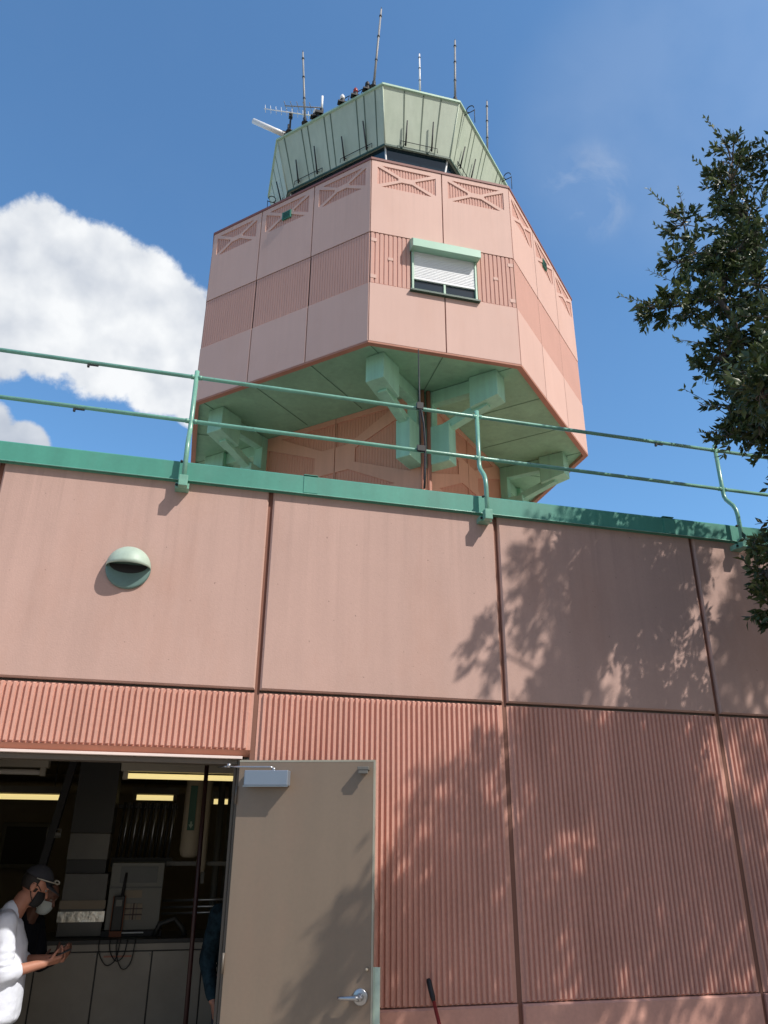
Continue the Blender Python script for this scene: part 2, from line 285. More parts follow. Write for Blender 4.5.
# ------------------------------------------------------------------ helpers
class MB:
    def __init__(s, xf=None): s.v = []; s.f = []; s.m = []; s.xf = xf; s.cur = 0; s.smooth = []
    def add(s, vs, fs, smooth=False):
        o = len(s.v)
        for p in vs:
            p = Vector(p); s.v.append(s.xf @ p if s.xf is not None else p)
        for f in fs: s.f.append([i+o for i in f]); s.m.append(s.cur); s.smooth.append(smooth)
        return s
    def box(s, x0, x1, y0, y1, z0, z1, ch=0.0):
        if ch:   # chamfer the edges of the -y face
            v = [(x0, y0+ch, z0), (x1, y0+ch, z0), (x1, y0+ch, z1), (x0, y0+ch, z1),
                 (x0+ch, y0, z0+ch), (x1-ch, y0, z0+ch), (x1-ch, y0, z1-ch), (x0+ch, y0, z1-ch),
                 (x0, y1, z0), (x1, y1, z0), (x1, y1, z1), (x0, y1, z1)]
            f = [(4, 5, 6, 7), (0, 1, 5, 4), (1, 2, 6, 5), (2, 3, 7, 6), (3, 0, 4, 7),
                 (0, 8, 9, 1), (1, 9, 10, 2), (2, 10, 11, 3), (3, 11, 8, 0), (8, 11, 10, 9)]
            return s.add(v, f)
        v = [(x0, y0, z0), (x1, y0, z0), (x1, y1, z0), (x0, y1, z0), (x0, y0, z1), (x1, y0, z1), (x1, y1, z1), (x0, y1, z1)]
        return s.add(v, [(0, 3, 2, 1), (4, 5, 6, 7), (0, 1, 5, 4), (1, 2, 6, 5), (2, 3, 7, 6), (3, 0, 4, 7)])
    def prism(s, poly, z0, z1):
        n = len(poly)
        v = [(x, y, z0) for x, y in poly] + [(x, y, z1) for x, y in poly]
        f = [tuple(range(n))[::-1], tuple(range(n, 2*n))] + [(i, (i+1) % n, n+(i+1) % n, n+i) for i in range(n)]
        return s.add(v, f)
    def loft(s, rings, cap=True, smooth=False):
        n = len(rings[0]); v = [p for r in rings for p in r]; f = []
        for k in range(len(rings)-1):
            for i in range(n):
                j = (i+1) % n; f.append((k*n+i, k*n+j, (k+1)*n+j, (k+1)*n+i))
        if cap: f += [tuple(range(n))[::-1], tuple(range((len(rings)-1)*n, len(rings)*n))]
        return s.add(v, f, smooth)
    def tube(s, pts, r, n=10, cap=True):
        pts = [Vector(p) for p in pts]
        rs = r if isinstance(r, (list, tuple)) else [r]*len(pts)
        rings = []; prev = None
        for i, p in enumerate(pts):
            d = (pts[min(i+1, len(pts)-1)] - pts[max(i-1, 0)])
            d = d.normalized() if d.length > 1e-9 else Vector((0, 0, 1))
            if prev is None:
                a = Vector((0, 0, 1)) if abs(d.z) < 0.9 else Vector((1, 0, 0))
                x = d.cross(a).normalized()
            else:
                x = (prev - d*prev.dot(d)).normalized()
            prev = x; y = d.cross(x)
            rings.append([p + (x*math.cos(2*PI*k/n) + y*math.sin(2*PI*k/n))*rs[i] for k in range(n)])
        return s.loft(rings, cap, True)
    def bar(s, p0, p1, w, h):        # square section bar
        p0, p1 = Vector(p0), Vector(p1); d = (p1-p0).normalized()
        a = Vector((0, 0, 1)) if abs(d.z) < 0.95 else Vector((1, 0, 0))
        x = d.cross(a).normalized(); y = x.cross(d)
        q = [(-1, -1), (1, -1), (1, 1), (-1, 1)]
        return s.loft([[p + x*(i*w/2) + y*(j*h/2) for i, j in q] for p in (p0, p1)])
    def ball(s, c, rad, nu=16, nv=10, rot=None):
        c = Vector(c); rad = rad if isinstance(rad, (list, tuple)) else (rad,)*3
        rings = []
        for k in range(1, nv):
            th = PI*k/nv; ring = []
            for i in range(nu):
                ph = 2*PI*i/nu
                p = Vector((rad[0]*math.sin(th)*math.cos(ph), rad[1]*math.sin(th)*math.sin(ph), -rad[2]*math.cos(th)))
                if rot is not None: p = rot @ p
                ring.append(c+p)
            rings.append(ring)
        return s.loft(rings, True, True)
    def build(s, name, m, parent=None, bevel=0.0, xfinv=None):
        me = bpy.data.meshes.new(name); me.from_pydata([tuple(v) for v in s.v], [], s.f); me.update()
        ml = m if isinstance(m, (list, tuple)) else [m]
        for q in ml: me.materials.append(q)
        me.polygons.foreach_set('material_index', s.m)
        me.polygons.foreach_set('use_smooth', s.smooth)
        import bmesh
        bm = bmesh.new(); bm.from_mesh(me); bmesh.ops.recalc_face_normals(bm, faces=bm.faces); bm.to_mesh(me); bm.free()
        o = bpy.data.objects.new(name, me); COL.objects.link(o)
        if bevel:
            b = o.modifiers.new('bevel', 'BEVEL'); b.width = bevel; b.segments = 2; b.limit_method = 'ANGLE'; b.angle_limit = R(40)
        if parent is not None: attach(o, parent)
        return o
def attach(o, parent):
    o.parent = parent
    if parent.type == 'EMPTY': o.matrix_parent_inverse = Matrix.Translation(-parent.location)
def thing(name, label, cat, loc=(0, 0, 0), group=None):
    o = bpy.data.objects.new(name, None); COL.objects.link(o); o.location = loc; o.empty_display_size = 0.3
    o['label'] = label; o['category'] = cat
    if group: o['group'] = group
    return o
def tag(o, label, cat, group=None):
    o['label'] = label; o['category'] = cat
    if group: o['group'] = group
    return o
def frame_xf(origin, u, inward):
    u = Vector((u[0], u[1], 0)); w = Vector((inward[0], inward[1], 0))
    m = Matrix((u, w, Vector((0, 0, 1)))).transposed().to_4x4(); m.translation = Vector((origin[0], origin[1], 0))
    return m
def ribs(mb, x0, x1, z0, z1, pitch, top, depth, y=0.0, margin=0.0, zch=0.012):
    """vertical ribs: ridge tops at y, valleys at y+depth, ends sloped off top and bottom"""
    n = max(1, int(round((x1-x0-2*margin)/pitch))); p = (x1-x0-2*margin)/n
    side = (p-top)/2*0.55
    prof = [(x0, y+depth)]
    for i in range(n):
        c = x0+margin+(i+0.5)*p
        prof += [(c-top/2-side, y+depth), (c-top/2, y), (c+top/2, y), (c+top/2+side, y+depth)]
    prof.append((x1, y+depth))
    k = len(prof); v = []
    for z, e in ((z0, 1), (z0+zch, 0), (z1-zch, 0), (z1, 1)):
        for (px, py) in prof: v.append((px, y+depth if e else py, z))
    f = [(r*k+i, r*k+i+1, (r+1)*k+i+1, (r+1)*k+i) for r in range(3) for i in range(k-1)]
    mb.add(v, f)

# ------------------------------------------------------------------ setting: ground
g = MB(); g.add([(-600, -600, 0), (600, -600, 0), (600, 600, 0), (-600, 600, 0)], [(0, 1, 2, 3)])
go = g.build('ground', MT['ground']); go['kind'] = 'structure'
# dark bed added to cut bounce, edged by a kerb; dark asphalt further out
g = MB(); g.add([(2.05, -9.0, 0.004), (16.0, -9.0, 0.004), (16.0, -0.02, 0.004), (2.05, -0.02, 0.004)], [(0, 1, 2, 3)])
go = g.build('added_dark_bed', MT['added_bed']); go['kind'] = 'structure'
g = MB(); g.box(1.93, 2.049, -9.0, -0.02, 0.0, 0.10, 0.0); g.box(2.05, 16.0, -9.12, -9.001, 0.0, 0.10)
go = g.build('kerb', MT['core']); go['kind'] = 'structure'
g = MB(); g.add([(-40, -60.0, 0.004), (40, -60.0, 0.004), (40, -9.2, 0.004), (-40, -9.2, 0.004)], [(0, 1, 2, 3)])
go = g.build('road', MT['asphalt']); go['kind'] = 'structure'

# ------------------------------------------------------------------ service building
JX = [-5.017, -3.189, -1.44, 0.467, 2.298, 4.123, 5.95, 7.78]
Z_BASE, Z_MID, Z_TOP = 0.876, 2.772, 4.30
Z_HEAD = 2.325; JAMB_L, JAMB_R = -1.40, 0.375
BLD = thing('service_building', 'low salmon pink concrete building with ribbed lower wall, green roof edge and open doorway', 'building', (1.4, 0, 0))
for i in range(len(JX)-1):
    a, b = JX[i], JX[i+1]; gap = 0.017
    mb = MB(); mb.box(a+gap, b-gap, 0, 0.07, Z_MID+0.012, Z_TOP, ch=0.012)
    mb.build('smooth_panel', MT['pink'], BLD)
    opening = abs(a+1.44) < 0.01
    zb = 2.385 if opening else Z_BASE
    mb = MB(); ribs(mb, a+gap, b-gap, zb, Z_MID-0.006, 0.0378, 0.0155, 0.018, 0.009, margin=0.02)
    mb.build('ribbed_panel', MT['pink_rib'], BLD)
    if not opening:
        mb = MB(); mb.box(a+gap, b-gap, 0.0, 0.07, 0.0, Z_BASE-0.006, ch=0.012)
        mb.build('base_panel', MT['pink_rib'], BLD)
# joints: sealant set back in the gaps
mb = MB()
for x in JX[1:-1]:
    if abs(x+1.44) < .01 or abs(x-0.467) < .01: mb.box(x-0.017, x+0.017, 0.03, 0.069, 0.0, Z_TOP)
    else: mb.box(x-0.017, x+0.017, 0.03, 0.069, 0.0, Z_TOP)
mb.build('joint_sealant', MT['joint_pink'], BLD)
# wall body behind the panels, with the door opening left free; back and end walls; roof slab
mb = MB()
mb.box(-5.0, JAMB_L, 0.072, 0.30, 0, 4.2); mb.box(JAMB_R+0.06, 7.76, 0.072, 0.30, 0, 4.2); mb.box(JAMB_L, JAMB_R+0.06, 0.072, 0.30, 2.40, 4.2)
mb.box(-5.0, -4.8, 0.30, 9.0, 0, 4.2); mb.box(7.56, 7.76, 0.30, 9.0, 0, 4.2); mb.box(-4.8, 7.56, 8.8, 9.0, 0, 4.2)
mb.build('wall_core', MT['core'], BLD)
mb = MB(); mb.box(-5.02, 7.78, 0.05, 9.02, 4.203, 4.40); mb.build('roof', MT['roof'], BLD)
# green roof edge flashing with a small drip lip and joint covers
mb = MB()
prof = [(-0.034, 4.428), (-0.034, 4.290), (-0.044, 4.281), (-0.042, 4.276), (-0.026, 4.281), (-0.026, 4.275), (0.0, 4.275), (0.0, 4.30), (0.25, 4.405), (0.25, 4.44), (-0.02, 4.44)]
mb.loft([[(x, py, pz) for py, pz in prof] for x in (-5.03, 7.79)])
FL = mb.build('roof_flashing', MT['flash'], BLD)
mb = MB(); mb.tube([(-5.0, -0.043, 4.2795), (7.75, -0.043, 4.2795)], 0.0045, 8); mb.build('lip_highlight', MT['rail'], FL)  # paler tube along the lip paints in its bright highlight
for x in (-2.9, 0.76, 3.90, 7.0):
    mb = MB(); mb.box(x-0.055, x+0.055, -0.0385, -0.0345, 4.292, 4.43); mb.box(x-0.055, x+0.055, -0.0385, 0.0, 4.441, 4.446)
    mb.build('seam_cover', MT['flash'], FL)
# door head: chamfered concrete soffit, bright drip edge, steel frame
mb = MB(); mb.loft([[(x, 0.012, 2.384), (x, 0.10, 2.384), (x, 0.10, 2.343), (x, 0.055, 2.343)] for x in (-1.42, 0.45)])
mb.build('door_head', MT['terracotta'], BLD)
mb = MB(); mb.box(-1.42, 0.40, -0.012, 0.10, 2.324, 2.341); mb.build('drip_edge', MT['head'], BLD, 0.002)
mb = MB(); mb.box(JAMB_R, 0.45, 0.014, 0.16, 0, 2.322); mb.box(-1.42, -1.36, 0.014, 0.16, 0, 2.322); mb.box(-1.359, JAMB_R-0.001, 0.03, 0.16, 2.29, 2.322)
mb.box(JAMB_R-0.018, JAMB_R-0.001, 0.07, 0.11, 0, 2.288)
mb.build('door_frame', MT['frame'], BLD, 0.003)
# interior shell
mb = MB()
mb.box(-4.79, -4.75, 0.31, 6.5, 0, 2.62); mb.box(2.6, 2.64, 0.31, 6.5, 0, 2.62); mb.box(-4.75, 2.6, 6.46, 6.5, 0, 2.62)
mb.build('room_wall', MT['room'], BLD)
mb = MB(); mb.box(-4.79, 2.64, 0.305, 6.5, 2.625, 2.70); mb.build('room_ceiling', MT['room'], BLD)
mb = MB(); mb.box(-4.75, 2.6, 0.0, 6.46, 0.004, 0.02); mb.build('room_floor', MT['room_floor'], BLD)
# the open door leaf
PHI = R(21.2); HX, HY = 0.385, -0.012
du = (math.cos(PHI), -math.sin(PHI)); dn = (math.sin(PHI), math.cos(PHI))
DXF = frame_xf((HX, HY), du, dn)
DT = 2.315; DW = 0.903
mb = MB(DXF); mb.box(0.0, DW-0.012, 0, 0.045, 0.012, DT-0.012)
DOOR = mb.build('door', MT['door'], BLD, 0.002)
mb = MB(DXF); mb.box(DW-0.0115, DW, -0.001, 0.046, 0.012, DT-0.012); mb.box(0.0, DW, -0.001, 0.046, DT-0.0115, DT)
mb.build('edge_channel', MT['door_edge'], DOOR)
for zc in (0.25, 1.15, 2.1): mb = MB(DXF); mb.tube([(-0.006, -0.008, zc-0.055), (-0.006, -0.008, zc+0.055)], 0.008); mb.build('hinge', MT['frame'], DOOR)
mb = MB(DXF); mb.box(0.058, 0.348, -0.075, -0.0005, DT-0.162, DT-0.068); CL = mb.build('door_closer', MT['alu'], DOOR, 0.006)
mb = MB(DXF); mb.box(0.055, 0.351, -0.078, -0.07, DT-0.168, DT-0.1625); mb.build('closer_trim', MT['steel'], CL)
mb = MB(DXF); mb.tube([(0.245, -0.05, DT-0.069), (0.245, -0.05, DT-0.052)], 0.013)
mb.tube([(0.245, -0.05, DT-0.052), (0.22, -0.055, DT-0.047), (0.02, -0.058, DT-0.046), (-0.06, -0.04, DT-0.045)], 0.0065)
mb.tube([(-0.06, -0.04, DT-0.05), (-0.06, -0.04, DT-0.025)], 0.014); mb.tube([(-0.06, -0.04, DT-0.043), (-0.16, 0.05, DT-0.038)], 0.006)
mb.build('closer_arm', MT['steel'], CL)
mb = MB(DXF); mb.box(0.795, 0.868, -0.058, -0.0005, DT-0.066, DT-0.045); mb.box(0.80, 0.862, -0.056, -0.035, DT-0.088, DT-0.0665)
mb.build('door_holder', MT['duct_light'], DOOR, 0.003)
mb = MB(DXF); zc = DT-1.315; xc = 0.832
mb.tube([(xc, -0.0005, zc), (xc, -0.012, zc), (xc, -0.016, zc)], [0.044, 0.044, 0.038], 24)
mb.tube([(xc, -0.016, zc), (xc, -0.055, zc)], [0.022, 0.017], 16)
mb.tube([(xc, -0.058, zc), (xc-0.03, -0.062, zc+0.002), (xc-0.075, -0.06, zc), (xc-0.115, -0.048, zc-0.003), (xc-0.125, -0.040, zc-0.004)], [0.018, 0.013, 0.011, 0.010, 0.008], 12)
mb.build('lever_handle', MT['steel'], DOOR)
mb = MB(DXF); mb.tube([(0.868, -0.0005, DT-1.175), (0.868, -0.024, DT-1.175), (0.868, -0.03, DT-1.175)], [0.009, 0.009, 0.005], 12)
mb.build('latch_button', MT['pipe_w'], DOOR)
mb = MB(DXF); mb.box(DW+0.001, DW+0.042, 0.008, 0.014, DT-1.75, DT-1.165); mb.box(DW+0.001, DW+0.006, 0.0, 0.0075, DT-1.75, DT-1.165)
mb.build('latch_guard', MT['vent'], DOOR, 0.001)
# round hooded wall vent
vc = Vector((-0.49, 0, 3.575)); VR = 0.152
mb = MB(); n = 40
rings = [[(vc.x+r*math.cos(2*PI*k/n), y, vc.z+r*math.sin(2*PI*k/n)) for k in range(n)] for r, y in ((VR, -0.0005), (VR, -0.016), (VR-0.012, -0.022), (VR*0.6, -0.018), (0.01, -0.016))]
mb.loft(rings, True, True)
VENT = mb.build('wall_vent', MT['vent_shaded'], BLD)
mb = MB(); mb.loft([[(vc.x+0.13*math.cos(PI+PI*k/12), yy, vc.z+0.02+0.06*math.sin(PI+PI*k/12)) for k in range(13)] for yy in (-0.026, -0.010)]); mb.build('hood_shade_patch', MT['black'], VENT)  # black patch added to stand in for the shade under the hood
mb = MB(); outer = []; n = 24
for j in range(9):
    a = PI/2*j/8     # from the mouth edge (horizontal) up and back to the wall
    ring = []
    for k in range(n+1):
        t = PI*k/n
        x = math.cos(t); dpt = math.sin(t)
        ring.append((vc.x+0.995*VR*x, vc.y-0.018-0.132*dpt*math.cos(a), vc.z+0.99*VR*dpt*math.sin(a)))
    outer.append(ring)
v = [p for r in outer for p in r]; w = n+1
mb.add(v, [(j*w+i, j*w+i+1, (j+1)*w+i+1, (j+1)*w+i) for j in range(8) for i in range(n)], True)
hood = mb.build('vent_hood', MT['vent'], VENT)
sd = hood.modifiers.new('solid', 'SOLIDIFY'); sd.thickness = 0.004

# ------------------------------------------------------------------ roof railing
RAIL = thing('roof_railing', 'pale green two rail pipe railing bolted along the roof edge of the low building', 'railing', (2.2, 0, 4.2))
POSTS = [-2.38, -0.19, 2.185, 4.56, 6.93]
for x in POSTS:
    mb = MB()
    pts = [(x, -0.108, 4.20), (x, -0.108, 4.50), (x, -0.10, 4.555), (x, -0.075, 4.61), (x, 0.0, 4.70), (x, 0.018, 4.74), (x, 0.022, 4.80), (x, 0.022, 5.272)]
    mb.tube(pts, 0.0185, 14)
    po = mb.build('post', MT['rail'], RAIL)
    mb = MB(); mb.box(x-0.032, x+0.032, -0.142, -0.08, 4.195, 4.28); mb.box(x-0.055, x+0.045, -0.081, -0.001, 4.195, 4.24)
    mb.build('bracket', MT['rail'], po, 0.004)
    for q0, q1 in (((x-0.045, -0.082, 4.218), (x-0.045, -0.092, 4.218)), ((x-0.028, -0.095, 4.40), (x-0.028, -0.115, 4.40))):
        mb = MB(); mb.tube([q0, q1], 0.010, 6); mb.build('bolt', MT['black'], po)
for z in (5.215, 4.815):
    mb = MB(); mb.tube([(-4.6, 0.022, z), (7.6, 0.022, z)], 0.0165, 14); ro = mb.build('rail', MT['rail'], RAIL)
    for x0, x1 in zip(POSTS[:-1], POSTS[1:]):
        for x in (x0+0.03, x1-0.03): mb = MB(); mb.tube([(x-0.012, 0.022, z), (x+0.012, 0.022, z)], 0.0195, 14); mb.build('weld_collar', MT['rail'], ro)
for x, z in ((-0.98, 5.195), (-1.02, 4.795), (3.95, 5.195)): mb = MB(); mb.box(x-0.03, x-0.014, 0.012, 0.032, z-0.022, z+0.004); mb.box(x-0.0135, x+0.05, 0.014, 0.03, z-0.004, z+0.004); mb.build('rail_clip', MT['black'], RAIL)

# ------------------------------------------------------------------ control tower
TX, TY = 4.890, 13.83
PA, PC = 5.188, 3.656
Z0, ZB0, ZB1, Z1 = 11.978, 13.589, 15.085, 17.393
TW = thing('control_tower', 'tall pink concrete control tower with eight sided head and pale green cab above the roof', 'tower', (TX, TY, 0))
def octv(a, c):
    h, k = a/2+c/math.sqrt(2), a/2
    sq = [(h, k), (k, h), (-k, h), (-h, k), (-h, -k), (-k, -h), (k, -h), (h, -k)]
    out = []
    for x, y in sq:
        ca, sa = math.cos(PI/4), math.sin(PI/4)
        out.append(Vector((TX+x*ca-y*sa, TY+x*sa+y*ca, 0)))
    return out
def faces_of(vs):
    n = len(vs); r = []
    for i in range(n):
        p, q = vs[i], vs[(i+1) % n]; L = (q-p).length; u = (q-p)/L
        inward = Vector((-u.y, u.x, 0)); r.append((p, q, L, u, inward, frame_xf(((p+q)/2)[:2], u[:2], inward[:2])))
    return r
def relief(x0, x1, z0, z1, rx0, rx1, rz0, rz1, xf, arm, hub, depth=0.045, thick=0.09, pitch=0.075):
    """flat plate with an X left standing and four ribbed recesses"""
    mb = MB(xf); cx, cz = (rx0+rx1)/2, (rz0+rz1)/2; hw, hh = hub
    outer = [(x0, z0), (x1, z0), (x1, z1), (x0, z1)]
    ax, az = arm
    holes = [[(rx0, rz0+az), (cx-hw, cz-hh*0.45), (cx-hw, cz+hh*0.45), (rx0, rz1-az)],
             [(rx1, rz1-az), (cx+hw, cz+hh*0.45), (cx+hw, cz-hh*0.45), (rx1, rz0+az)],
             [(rx0+ax, rz1), (cx-hw*0.62, cz+hh), (cx+hw*0.62, cz+hh), (rx1-ax, rz1)],
             [(rx1-ax, rz0), (cx+hw*0.62, cz-hh), (cx-hw*0.62, cz-hh), (rx0+ax, rz0)]]
    loops = [outer]+holes
    tris = tessellate_polygon([[Vector((a, b, 0)) for a, b in l] for l in loops])
    flat = [p for l in loops for p in l]
    mb.add([(a, 0, b) for a, b in flat], [tuple(t) for t in tris])
    for l in holes:
        m_ = len(l); mb.add([(a, 0, b) for a, b in l]+[(a, depth+0.02, b) for a, b in l], [(i, (i+1) % m_, m_+(i+1) % m_, m_+i) for i in range(m_)])
    m_ = 4; mb.add([(a, 0, b) for a, b in outer]+[(a, thick, b) for a, b in outer], [(i, (i+1) % 4, 4+(i+1) % 4, 4+i) for i in range(4)])
    mb.cur = 1
    ribs(mb, rx0-0.02, rx1+0.02, rz0-0.02, rz1+0.02, pitch, pitch*0.55, 0.014, 0.020, zch=0.004)
    return mb
pod = octv(PA, PC)
GAP = 0.014
for fi, (p, q, L, u, inn, xf) in enumerate(faces_of(pod)):
    npan = 3 if L > 4.5 else 2
    w = L/npan
    front = (inn - Vector((0, 1, 0))).length < 0.01
    for j in range(npan):
        a = -L/2+j*w+GAP; b = a+w-2*GAP
        m_ = 0.145
        mb = relief(a, b, ZB1+0.012, Z1, a+m_, b-m_, Z1-0.83, Z1-0.14, xf, (0.11, 0.055), (0.22, 0.075))
        up_ = mb.build('upper_panel', [MT['pink_tower'], MT['pink_band']], TW)
        if npan == 3 and j == 1:
            mb = MB(xf); mb.box((a+b)/2-0.14, (a+b)/2+0.14, -0.03, 0.02, Z1-0.66, Z1-0.42); gv = mb.build('small_grille', MT['pane_green'], up_)
            mb = MB(xf)
            for k in range(4): mb.box((a+b)/2-0.11, (a+b)/2+0.11, -0.04, -0.0305, Z1-0.63+k*0.05, Z1-0.61+k*0.05)
            mb.build('louvre', MT['dark_green'], gv)
        mb = MB(xf)
        if front:     # the window interrupts the ribbed band
            x0, x1 = (a, -0.83) if j == 0 else (0.83, b)
            ribs(mb, x0, x1, ZB0+0.006, ZB1-0.006, 0.105, 0.074, 0.02, 0.008, zch=0.004)
            mb.build('ribbed_panel', MT['pink_band'], TW)
        else:
            ribs(mb, a, b, ZB0+0.006, ZB1-0.006, 0.075, 0.05, 0.010, 0.008, zch=0.004)
            mb.build('ribbed_panel', MT['pink_band'], TW)
        mb = MB(xf); mb.box(a, b, 0, 0.09, Z0, ZB0-0.006); mb.build('lower_panel', MT['pink_tower'], TW, 0.004)
    if front: FXF = xf
    sharp = 0.0
# dark body behind the joints, coping, terracotta bottom lip
def scaled(a, c, off):   # octagon with every face moved inward by off
    h = a/2+c/math.sqrt(2)-off; dface = (a/2+(a/2+c/math.sqrt(2)))/math.sqrt(2)-off
    k = dface*math.sqrt(2)-h
    return 2*k, (h-k)*math.sqrt(2)
def ring(a, c, z): return [(v.x, v.y, z) for v in octv(a, c)]
ai, ci = scaled(PA, PC, 0.085)
mb = MB(); mb.loft([ring(ai, ci, Z0+0.13), ring(ai, ci, Z1-0.02)]); mb.build('pod_core', MT['joint'], TW)
mb = MB()
ao, co = scaled(PA, PC, -0.02); ab, cb_ = scaled(PA, PC, 0.30)
mb.loft([ring(ab, cb_, Z1+0.004), ring(ao, co, Z1+0.004), ring(ao, co, Z1+0.075), ring(ab, cb_, Z1+0.085)], False)
mb.build('coping', MT['trim_red'], TW)
ab2, cb2 = scaled(PA, PC, 0.13)
a0_, c0_ = scaled(PA, PC, 0.004)
mb = MB(); mb.loft([ring(a0_, c0_, Z0-0.004), ring(a0_, c0_, Z0-0.05), ring(ab2, cb2, Z0-0.05), ring(ab2, cb2, Z0+0.12)], False)
mb.build('bottom_lip', MT['terracotta'], TW)
# soffit with panel seams
mb = MB(); mb.add(ring(ab2, cb2, Z0+0.06), [tuple(range(8))])
SOF = mb.build('soffit', MT['soffit'], TW)
mb = MB()
for fi, (p, q, L, u, inn, xf) in enumerate(faces_of(pod)):
    mb.xf = xf
    dep = 2.5 if L > 4.5 else 2.2
    seams = (-L/2+0.10, -L/6, L/6, L/2-0.10) if L > 4.5 else (0.0,)
    for s_ in seams: mb.box(s_-0.010, s_+0.010, 0.14, dep, Z0+0.052, Z0+0.0565)
mb.build('soffit_seam', MT['soffit_seam'], SOF)
# pod roof
mb = MB(); mb.loft([ring(ab, cb_, Z1-0.1), ring(ab, cb_, Z1+0.0)]); mb.build('pod_roof', MT['roof'], TW)
# window on the front face: frame, half-lowered shutter, two dark panes, hood
mb = MB(FXF)
mb.box(-0.81, -0.765, -0.04, 0.06, 13.56, 14.70); mb.box(0.765, 0.81, -0.04, 0.06, 13.56, 14.70)
mb.box(-0.764, 0.764, -0.04, 0.06, 13.56, 13.605); mb.box(-0.025, 0.025, -0.005, 0.05, 13.606, 14.0)
WN = mb.build('window', MT['fascia_edge'], TW, 0.004)
mb = MB(FXF); mb.box(-0.764, 0.764, 0.03, 0.05, 13.606, 15.05); mb.build('pane', MT['glass'], WN)
mb = MB(FXF); ns = 17; zb_, zt_ = 13.93, 14.72; prof = []
for k in range(ns):
    za = zb_+(zt_-zb_)*k/ns; zc = zb_+(zt_-zb_)*(k+1)/ns
    prof += [(0.0, za), (-0.013, za+(zc-za)*0.25), (-0.013, za+(zc-za)*0.8), (0.0, zc-0.002)]
k2 = len(prof)
mb.add([(x, y, z) for x in (-0.763, 0.763) for y, z in prof], [(i, i+1, k2+i+1, k2+i) for i in range(k2-1)])
mb.box(-0.763, 0.763, -0.02, 0.02, 13.90, 13.929)
mb.build('shutter', MT['shutter'], WN)
mb = MB(FXF); mb.loft([[(x, -0.27, 14.66), (x, -0.27, 14.88), (x, -0.22, 14.93), (x, 0.03, 15.09), (x, 0.03, 14.72)] for x in (-0.85, 0.85)])
mb.build('shutter_hood', MT['hood'], WN, 0.006)
mb = MB(FXF); mb.box(-0.86, 0.86, -0.09, 0.02, 13.515, 13.558); mb.build('sill', MT['dark_green'], WN)
mb = MB(FXF); mb.box(-0.85, 0.85, 0.055, 0.09, 13.5, 15.1); mb.build('reveal', MT['joint'], WN)
# small square studs on the front ribbed band
mb = MB(FXF)
for x in (-1.73, 1.73):
    for z in (13.78, 14.86): mb = MB(FXF); mb.box(x-0.07, x+0.07, 0.0, 0.02, z-0.05, z+0.05); mb.build('band_stud', MT['pink_tower'], TW)
for x in (-1.32, 1.32): mb = MB(FXF); mb.box(x-0.06, x+0.06, 0.0, 0.02, 14.32, 14.40); mb.build('band_stud', MT['pink_tower'], TW)

# shaft: square, its corner to the camera
HS = 2.594; QS = HS*math.sqrt(2)
sv = [Vector((TX, TY-QS, 0)), Vector((TX+QS, TY, 0)), Vector((TX, TY+QS, 0)), Vector((TX-QS, TY, 0))]
mb = MB(); mb.prism([(v.x*0.985+TX*0.015, v.y*0.985+TY*0.015) for v in sv], 0, Z0+0.05); mb.build('shaft_core', MT['joint'], TW)
SHAFT_FACES = faces_of(sv)
for fi, (p, q, L, u, inn, xf) in enumerate(SHAFT_FACES):
    for zlo, zhi in ((9.3, Z0+0.05), (6.3, 9.28), (3.3, 6.28), (0.0, 3.28)):
        for j in (0, 1):
            a, b = (-L/2, -0.012) if j == 0 else (0.012, L/2)
            # half of one wide X on each panel
            mb = MB(xf); top = zhi-0.15 if zhi > 11 else zhi-0.55
            bot = top-2.15; cz = (top+bot)/2
            s = -1 if j == 0 else 1
            X = lambda v_: s*v_
            outer = [(a, zlo), (b, zlo), (b, zhi), (a, zhi)]
            e = L/2-0.35
            holes = [[(X(0.012+0.02), top), (X(e-0.45), top), (X(0.42), cz+0.36), (X(0.032), cz+0.36)],
                     [(X(0.032), cz-0.36), (X(0.42), cz-0.36), (X(e-0.45), bot), (X(0.032), bot)],
                     [(X(e), top-0.22), (X(e), bot+0.22), (X(0.62), cz-0.2), (X(0.62), cz+0.2)]]
            loops = [outer]+holes
            tris = tessellate_polygon([[Vector((a_, b_, 0)) for a_, b_ in l] for l in loops])
            flat = [p_ for l in loops for p_ in l]
            mb.add([(a_, 0, b_) for a_, b_ in flat], [tuple(t) for t in tris])
            for l in holes:
                k = len(l); mb.add([(a_, 0, b_) for a_, b_ in l]+[(a_, 0.05, b_) for a_, b_ in l], [(i, (i+1) % k, k+(i+1) % k, k+i) for i in range(k)])
            mb.add([(a_, 0, b_) for a_, b_ in outer]+[(a_, 0.06, b_) for a_, b_ in outer], [(i, (i+1) % 4, 4+(i+1) % 4, 4+i) for i in range(4)])
            mb.cur = 1
            lo, hi = (a, b)
            ribs(mb, lo+0.01, hi-0.01, bot-0.02, top+0.02, 0.085, 0.045, 0.010, 0.026, zch=0.004)
            mb.build('shaft_panel', [MT['pink_shaft'], MT['pink_shaft_rib']], TW)
